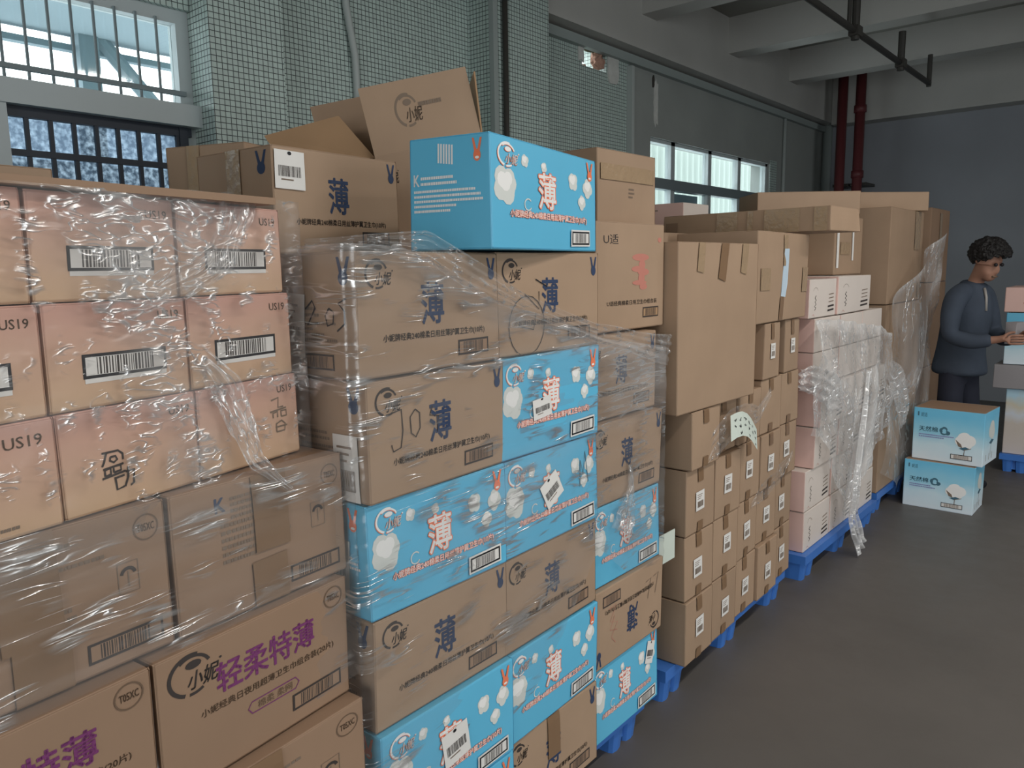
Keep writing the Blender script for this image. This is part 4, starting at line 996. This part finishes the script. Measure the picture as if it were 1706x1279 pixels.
inv(strand('film_tail', t, [(-1.222, 1.98, 1.0), (-1.222, 1.985, .93), (-1.22, 1.96, .86), (-1.218, 1.93, .80)], [.015, .02, .09, .14], 'film_crumpled', .7, 40, 8, .010), t)

# over the brown labelled cartons: a scrap of film with the written note caught in it
t = empty('film_scrap', (-1.24, 2.7, 1.0), 'loose scrap of clear film stuck across the brown labelled cartons below the written note', 'plastic wrap')
inv(strand('loose_end', t, [(-1.243, 2.50, .885), (-1.238, 2.58, .94), (-1.232, 2.70, 1.00), (-1.232, 2.82, 1.02), (-1.24, 2.98, 1.00), (-1.262, 3.16, 1.07)], [.02, .10, .12, .11, .06, .04], 'film_crumpled', .3, 60, 7, .006), t)
inv(strand('loose_end', t, [(-1.272, 3.02, .60), (-1.275, 3.14, .63), (-1.28, 3.32, .66), (-1.285, 3.50, .735)], [.02, .08, .08, .03], 'film_crumpled', .2, 40, 6, .005), t)
mb = MB()
def note_pt(a, b): return Vector((-1.205 - .012 * a + .012 * math.sin(a * 3) - .012 * b, 2.655 + .27 * a + .015 * b, 1.045 - .075 * a + .03 * math.sin(a * 4) - .095 * (1 - b) * (1 - .15 * a)))
vs = [note_pt(i / 6, j / 4) for j in range(5) for i in range(7)]
mb.add(vs, [(j * 7 + i, j * 7 + i + 1, (j + 1) * 7 + i + 1, (j + 1) * 7 + i) for j in range(4) for i in range(6)], 'paper_green')
rr = random.Random(3)
pr = Print(2.6)
for c in range(6):
    for r_ in range(3 if c % 2 else 2):
        x, y = .08 + .15 * c, .70 - .27 * r_ - .05 * (c % 2)
        for k in range(4):
            a = rr.uniform(0, 3.1); l = rr.uniform(.06, .13); pr.line([(x + .05 + rr.uniform(-.02, .02), y + rr.uniform(-.05, .05)), (x + .05 + l * .4 * math.cos(a), y + l * math.sin(a))], .026, 'black_ink')
for vs, fs, m in pr.it: mb.add([note_pt(min(max(x, 0), 1), min(max(y, 0), 1)) + Vector((.0012, 0, 0)) for x, y in vs], fs, m)
o = mb.build('paper_note'); tag(o, 'pale paper note with black handwriting caught in film on the brown labelled cartons', 'note')
mb = MB(); mb.box((-1.262, 2.225, .585), (-1.259, 2.335, .69), 'paper_green'); tag(mb.build('paper_slip'), 'blank pale slip sticking out between the blue and the brown stack', 'paper')

# draped over the white cartons
t = empty('film_drape', (-1.3, 4.3, .8), 'crumpled grey clear film hanging in folds over the white and pink cartons', 'plastic wrap')
def drape_pos(u, v):
    y = 3.70 + 1.33 * u; hang = lerp_tab([(0, .78), (.12, .74), (.2, .62), (.34, .40), (.46, .20), (.54, .15), (.6, .34), (.75, .44), (.88, .55), (1, .60)], u)
    top = lerp_tab([(0, 1.335), (.15, 1.33), (.5, 1.285), (.8, 1.24), (1, 1.18)], u); z = hang + (top - hang) * v
    out = .012 + .045 * math.sin(math.pi * min(1, (1 - v) * 1.2)) * (.6 + .6 * nz(u * 4, v * 1.5, 2)) + .020 * math.sin(u * 38 + 5 * nz(u * 3, v * 2, 5)) * (.3 + .7 * (1 - v)) + .012 * nz(u * 14, v * 9, 8)
    side = 0 if u > .03 else -.05
    return Vector((-1.285 + max(.004, out), y + .02 * nz(v * 4, u * 5, 3), z + .02 * nz(u * 9, v * 3, 6)))
inv(film_mesh('drape', drape_pos, 120, 80, 'film_drape', lambda u, v: .34 + .35 * nz(u * 7, v * 3, 1) + .35 * bump01(v, 1, .06) + .45 * bump01(u, .72, .07) * (v < .75), t, lambda u, v: (u * 1.33, v * 1.1)), t)
inv(strand('twisted_tail', t, [(-1.225, 4.42, 1.02), (-1.215, 4.36, .80), (-1.20, 4.25, .60), (-1.20, 4.21, .42), (-1.215, 4.24, .24), (-1.20, 4.31, .10), (-1.19, 4.35, .035)], [.03, .05, .04, .09, .12, .12, .14], 'film_drape', .85, 80, 6, .02), t)
inv(strand('shoulder_fold', t, [(-1.31, 3.62, 1.06), (-1.275, 3.72, 1.05), (-1.25, 3.90, .98), (-1.24, 4.05, .90)], [.10, .14, .20, .10], 'film_drape', .6, 50, 7, .016), t)
# pulled out from the far stack by the person
t = empty('film_sheet', (-1.25, 5.5, .8), 'wide clear film sheet pulled off the tall brown cartons towards the person', 'plastic wrap')
def sheet_pos(u, v):
    y = 5.04 + 1.06 * u; top = lerp_tab([(0, 1.335), (.06, 1.34), (.5, 1.56), (1, 1.80)], u); bot = lerp_tab([(0, .30), (.3, .14), (.55, .18), (.72, .55), (1, .95)], u)
    z = bot + (top - bot) * v
    return Vector((-1.300 + .05 * u + .02 * math.sin(v * 9 + u * 3) * (1 - v) + .030 * math.sin(u * 11 + 2.5 * v) + .014 * nz(u * 6, v * 8, 1), y, z))
inv(film_mesh('sheet', sheet_pos, 90, 70, 'film_drape', lambda u, v: .12 + .3 * bump01(v, 1, .03) + .25 * bump01(v - u * .3, .35, .1) + .2 * nz(u * 5, v * 5, 2), t, lambda u, v: (u, v * 1.2)), t)
inv(strand('loose_fold', t, [(-1.26, 4.98, .98), (-1.235, 5.10, .86), (-1.22, 5.22, .66), (-1.24, 5.30, .58)], [.14, .24, .22, .04], 'film_drape', .45, 50, 6, .02), t)

# ------------------------------------------------------------------ the person
def skin_mesh(name, chains, m, parent=None, sub=2, root_first=True):
    """chains: lists of (x, y, z, r); the first point of a later chain may repeat an earlier point to branch from it"""
    bm = bmesh.new(); lay = bm.verts.layers.skin.verify(); seen = {}; first = None
    for ch in chains:
        prev = None
        for x, y, z, *r in ch:
            k = (round(x, 4), round(y, 4), round(z, 4))
            if k not in seen:
                v = bm.verts.new((x, y, z)); rx = r[0]; ry = r[1] if len(r) > 1 else r[0]; v[lay].radius = (rx, ry); seen[k] = v
                if first is None: first = v; v[lay].use_root = True
            v = seen[k]
            if prev is not None and prev is not v and not bm.edges.get((prev, v)): bm.edges.new((prev, v))
            prev = v
    me = bpy.data.meshes.new(name); bm.to_mesh(me); bm.free(); me.materials.append(M[m])
    o = bpy.data.objects.new(name, me); COL.objects.link(o)
    s_ = o.modifiers.new('skin', 'SKIN'); s_.use_smooth_shade = True; s_.branch_smoothing = .3
    b = o.modifiers.new('sub', 'SUBSURF'); b.levels = sub; b.render_levels = sub
    dg = bpy.context.evaluated_depsgraph_get(); ev = o.evaluated_get(dg); nm = bpy.data.meshes.new_from_object(ev)
    o.modifiers.clear(); o.data = nm; nm.materials.clear(); nm.materials.append(M[m])
    nm.polygons.foreach_set('use_smooth', [True] * len(nm.polygons)); bpy.data.meshes.remove(me)
    if parent: o.parent = parent
    return o
def person():
    t = empty('person', (-1.10, 6.12, 0), 'person in dark blue jacket with short black hair looking down, by the film sheet', 'person', None, R(-24))
    # local: x forward, y to the person's left, z up
    hd = Vector((.10, 0, 1.585))
    def hand(s, wrist, dirv):
        ch = []; w_ = Vector(wrist); d = Vector(dirv).normalized(); palm = w_ + d * .075
        ch.append([(*w_, .026, .020), (*(w_ + d * .035), .032, .018), (*palm, .036, .016)])
        for k, (dy, ln) in enumerate(((-.027, .070), (-.009, .080), (.009, .075), (.026, .060))):
            b = palm + Vector((0, 0, dy)); c1_ = b + d * ln * .5 + Vector((0, -s * .004, 0)); c2_ = b + d * ln * .78 + Vector((0, -s * .022, 0)); c3_ = b + d * ln * .85 + Vector((0, -s * .040, 0))
            ch.append([(*palm, .036, .016), (*b, .0095), (*c1_, .0085), (*c2_, .008), (*c3_, .007)])
        th = w_ + d * .035; ch.append([(*(w_ + d * .035), .032, .018), (*(th + Vector((.01, -s * .012, .035))), .011), (*(th + Vector((.035, -s * .028, .048))), .009), (*(th + Vector((.055, -s * .036, .050))), .008)])
        return ch
    piv = Vector((.075, 0, 1.47)); ct, st_ = math.cos(R(24)), math.sin(R(24))
    def tl(p):                       # bow the head forward about the neck
        x, y, z = p[0] - piv.x, p[1], p[2] - piv.z
        return (piv.x + x * ct + z * st_, y, piv.z - x * st_ + z * ct) + tuple(p[3:])
    skull = tl((.10, 0, 1.64, .088, .082)); jaw = tl((.095, 0, 1.575, .080, .074))
    body = [[(0, 0, .95, .10, .08), (.01, 0, 1.08, .10, .075), (.035, 0, 1.25, .11, .08), (.05, 0, 1.37, .07, .055), (.065, 0, 1.45, .052), tl((.082, 0, 1.515, .056)), jaw, skull, tl((.095, 0, 1.70, .070, .070)), tl((.09, 0, 1.735, .03))],
            [jaw, tl((.150, 0, 1.530, .046, .042)), tl((.172, 0, 1.508, .028))]]
    for s in (-1, 1):
        body.append([(.05, 0, 1.37, .07, .055), (.045, s * .14, 1.345, .034), (.055, s * .212, 1.24, .036), (.075, s * .235, 1.11, .036), (.20, s * .17, 1.07, .033), (.32, s * .105, 1.09, .027)])
        body += [[(.32, s * .105, 1.09, .027)] + h[1:] if i == 0 else h for i, h in enumerate(hand(s, (.32, s * .105, 1.09), (1, -s * .25, .05)))]
        body.append([(0, 0, .95, .10, .08), (0, s * .09, .84, .070), (.02, s * .10, .50, .052), (-.005, s * .105, .27, .045), (-.02, s * .11, .10, .036), (.06, s * .12, .045, .03), (.13, s * .125, .035, .024)])
        body.append([skull, tl((.085, s * .092, 1.620, .016, .026)), tl((.075, s * .102, 1.630, .012, .022))])
    bo = skin_mesh('body', body, 'skin', t, 3)
    fx = Vector(tl((.20, 0, 1.6))) - Vector(tl((.19, 0, 1.6))); fx.normalize()
    def dent(c, amt, wy, wz):
        c = Vector(tl(c))
        for v in bo.data.vertices:
            d = v.co - c
            if abs(d.x) < .09: v.co += fx * amt * math.exp(-(d.y / wy) ** 2 - (d.z / wz) ** 2)
    dent((.178, 0, 1.592), .026, .015, .026); dent((.178, 0, 1.612), .010, .010, .03)
    for s in (-1, 1): dent((.172, s * .035, 1.626), -.004, .02, .014)
    dent((.17, 0, 1.655), .006, .06, .012)
    for s in (-1, 1):
        bm = bmesh.new(); bmesh.ops.create_uvsphere(bm, u_segments=12, v_segments=8, radius=.012); me = bpy.data.meshes.new('eye'); bm.to_mesh(me); bm.free(); me.materials.append(M['black_ink'])
        o = bpy.data.objects.new('eye', me); COL.objects.link(o); o.location = tl((.172, s * .033, 1.628)); o.parent = t
    mb = MB(); mb.tube([tl((.182, -.024, 1.548)), tl((.190, 0, 1.549)), tl((.182, .024, 1.548))], .006, 'brown_ink', 8); mb.build('mouth', t, True)
    bm = bmesh.new(); bmesh.ops.create_icosphere(bm, subdivisions=5, radius=1)
    for v in bm.verts:
        d = v.co.normalized(); k = 1 + .10 * mnoise.noise(d * 5) + .06 * mnoise.noise(d * 13 + Vector((0, 0, d.z * 4)))
        v.co = Vector((.082 + d.x * .128 * k, d.y * .124 * k, 1.668 + d.z * .112 * k))
    for v in [v for v in bm.verts if v.co.z < 1.575 + max(0, v.co.x - .04) * .75 + .02 * mnoise.noise(v.co * 40)]: bm.verts.remove(v)
    for v in bm.verts: v.co = Vector(tl(tuple(v.co)))
    me = bpy.data.meshes.new('hair'); bm.to_mesh(me); bm.free(); me.materials.append(M['hair']); o = bpy.data.objects.new('hair', me); COL.objects.link(o); o.parent = t
    sol = o.modifiers.new('sol', 'SOLIDIFY'); sol.thickness = .022; sol.offset = -1
    jk = [[(0, 0, .80, .20, .165), (0, 0, .86, .20, .165), (0, 0, .97, .175, .140), (.01, 0, 1.10, .165, .135), (.035, 0, 1.26, .18, .155), (.05, 0, 1.365, .15, .135), (.06, 0, 1.43, .095, .088), (.07, 0, 1.475, .086, .082)]]
    j = skin_mesh('jacket', jk, 'jacket', t)
    for s in (-1, 1):
        skin_mesh('sleeve', [[(.055, s * .03, 1.405, .075), (.05, s * .10, 1.385, .080), (.045, s * .160, 1.345, .080), (.055, s * .208, 1.24, .068), (.075, s * .232, 1.105, .060), (.19, s * .175, 1.068, .055), (.30, s * .114, 1.087, .046)]], 'jacket', j)
    mb = MB(); mb.tube([(.155, -.02, 1.42), (.178, -.03, 1.36), (.186, -.035, 1.27)], .009, 'zip_metal', 8); mb.build('zip', j, True)
    tr = [[(0, 0, 1.02, .12, .10), (0, 0, .93, .125, .10)]]
    for s in (-1, 1): tr.append([(0, 0, .93, .125, .10), (0, s * .080, .80, .090), (.02, s * .10, .50, .084), (-.005, s * .105, .27, .074), (-.02, s * .11, .085, .066)])
    skin_mesh('trousers', tr, 'trousers', t)
    for s in (-1, 1): skin_mesh('shoe', [[(-.07, s * .11, .045, .040), (0, s * .113, .046, .043), (.10, s * .122, .042, .042, .038), (.175, s * .126, .034, .036, .030)]], 'shoe', t)
person()
t = empty('packet', (-.83, 6.05, 1.05), 'pale grey packet held in the hands of the person', 'packet', None, R(-24))
mb = MB(); carton_mesh(mb, .07, .10, .15, 'grey_plastic', None, .004, .004, 4); mb.build('packet_body', t)
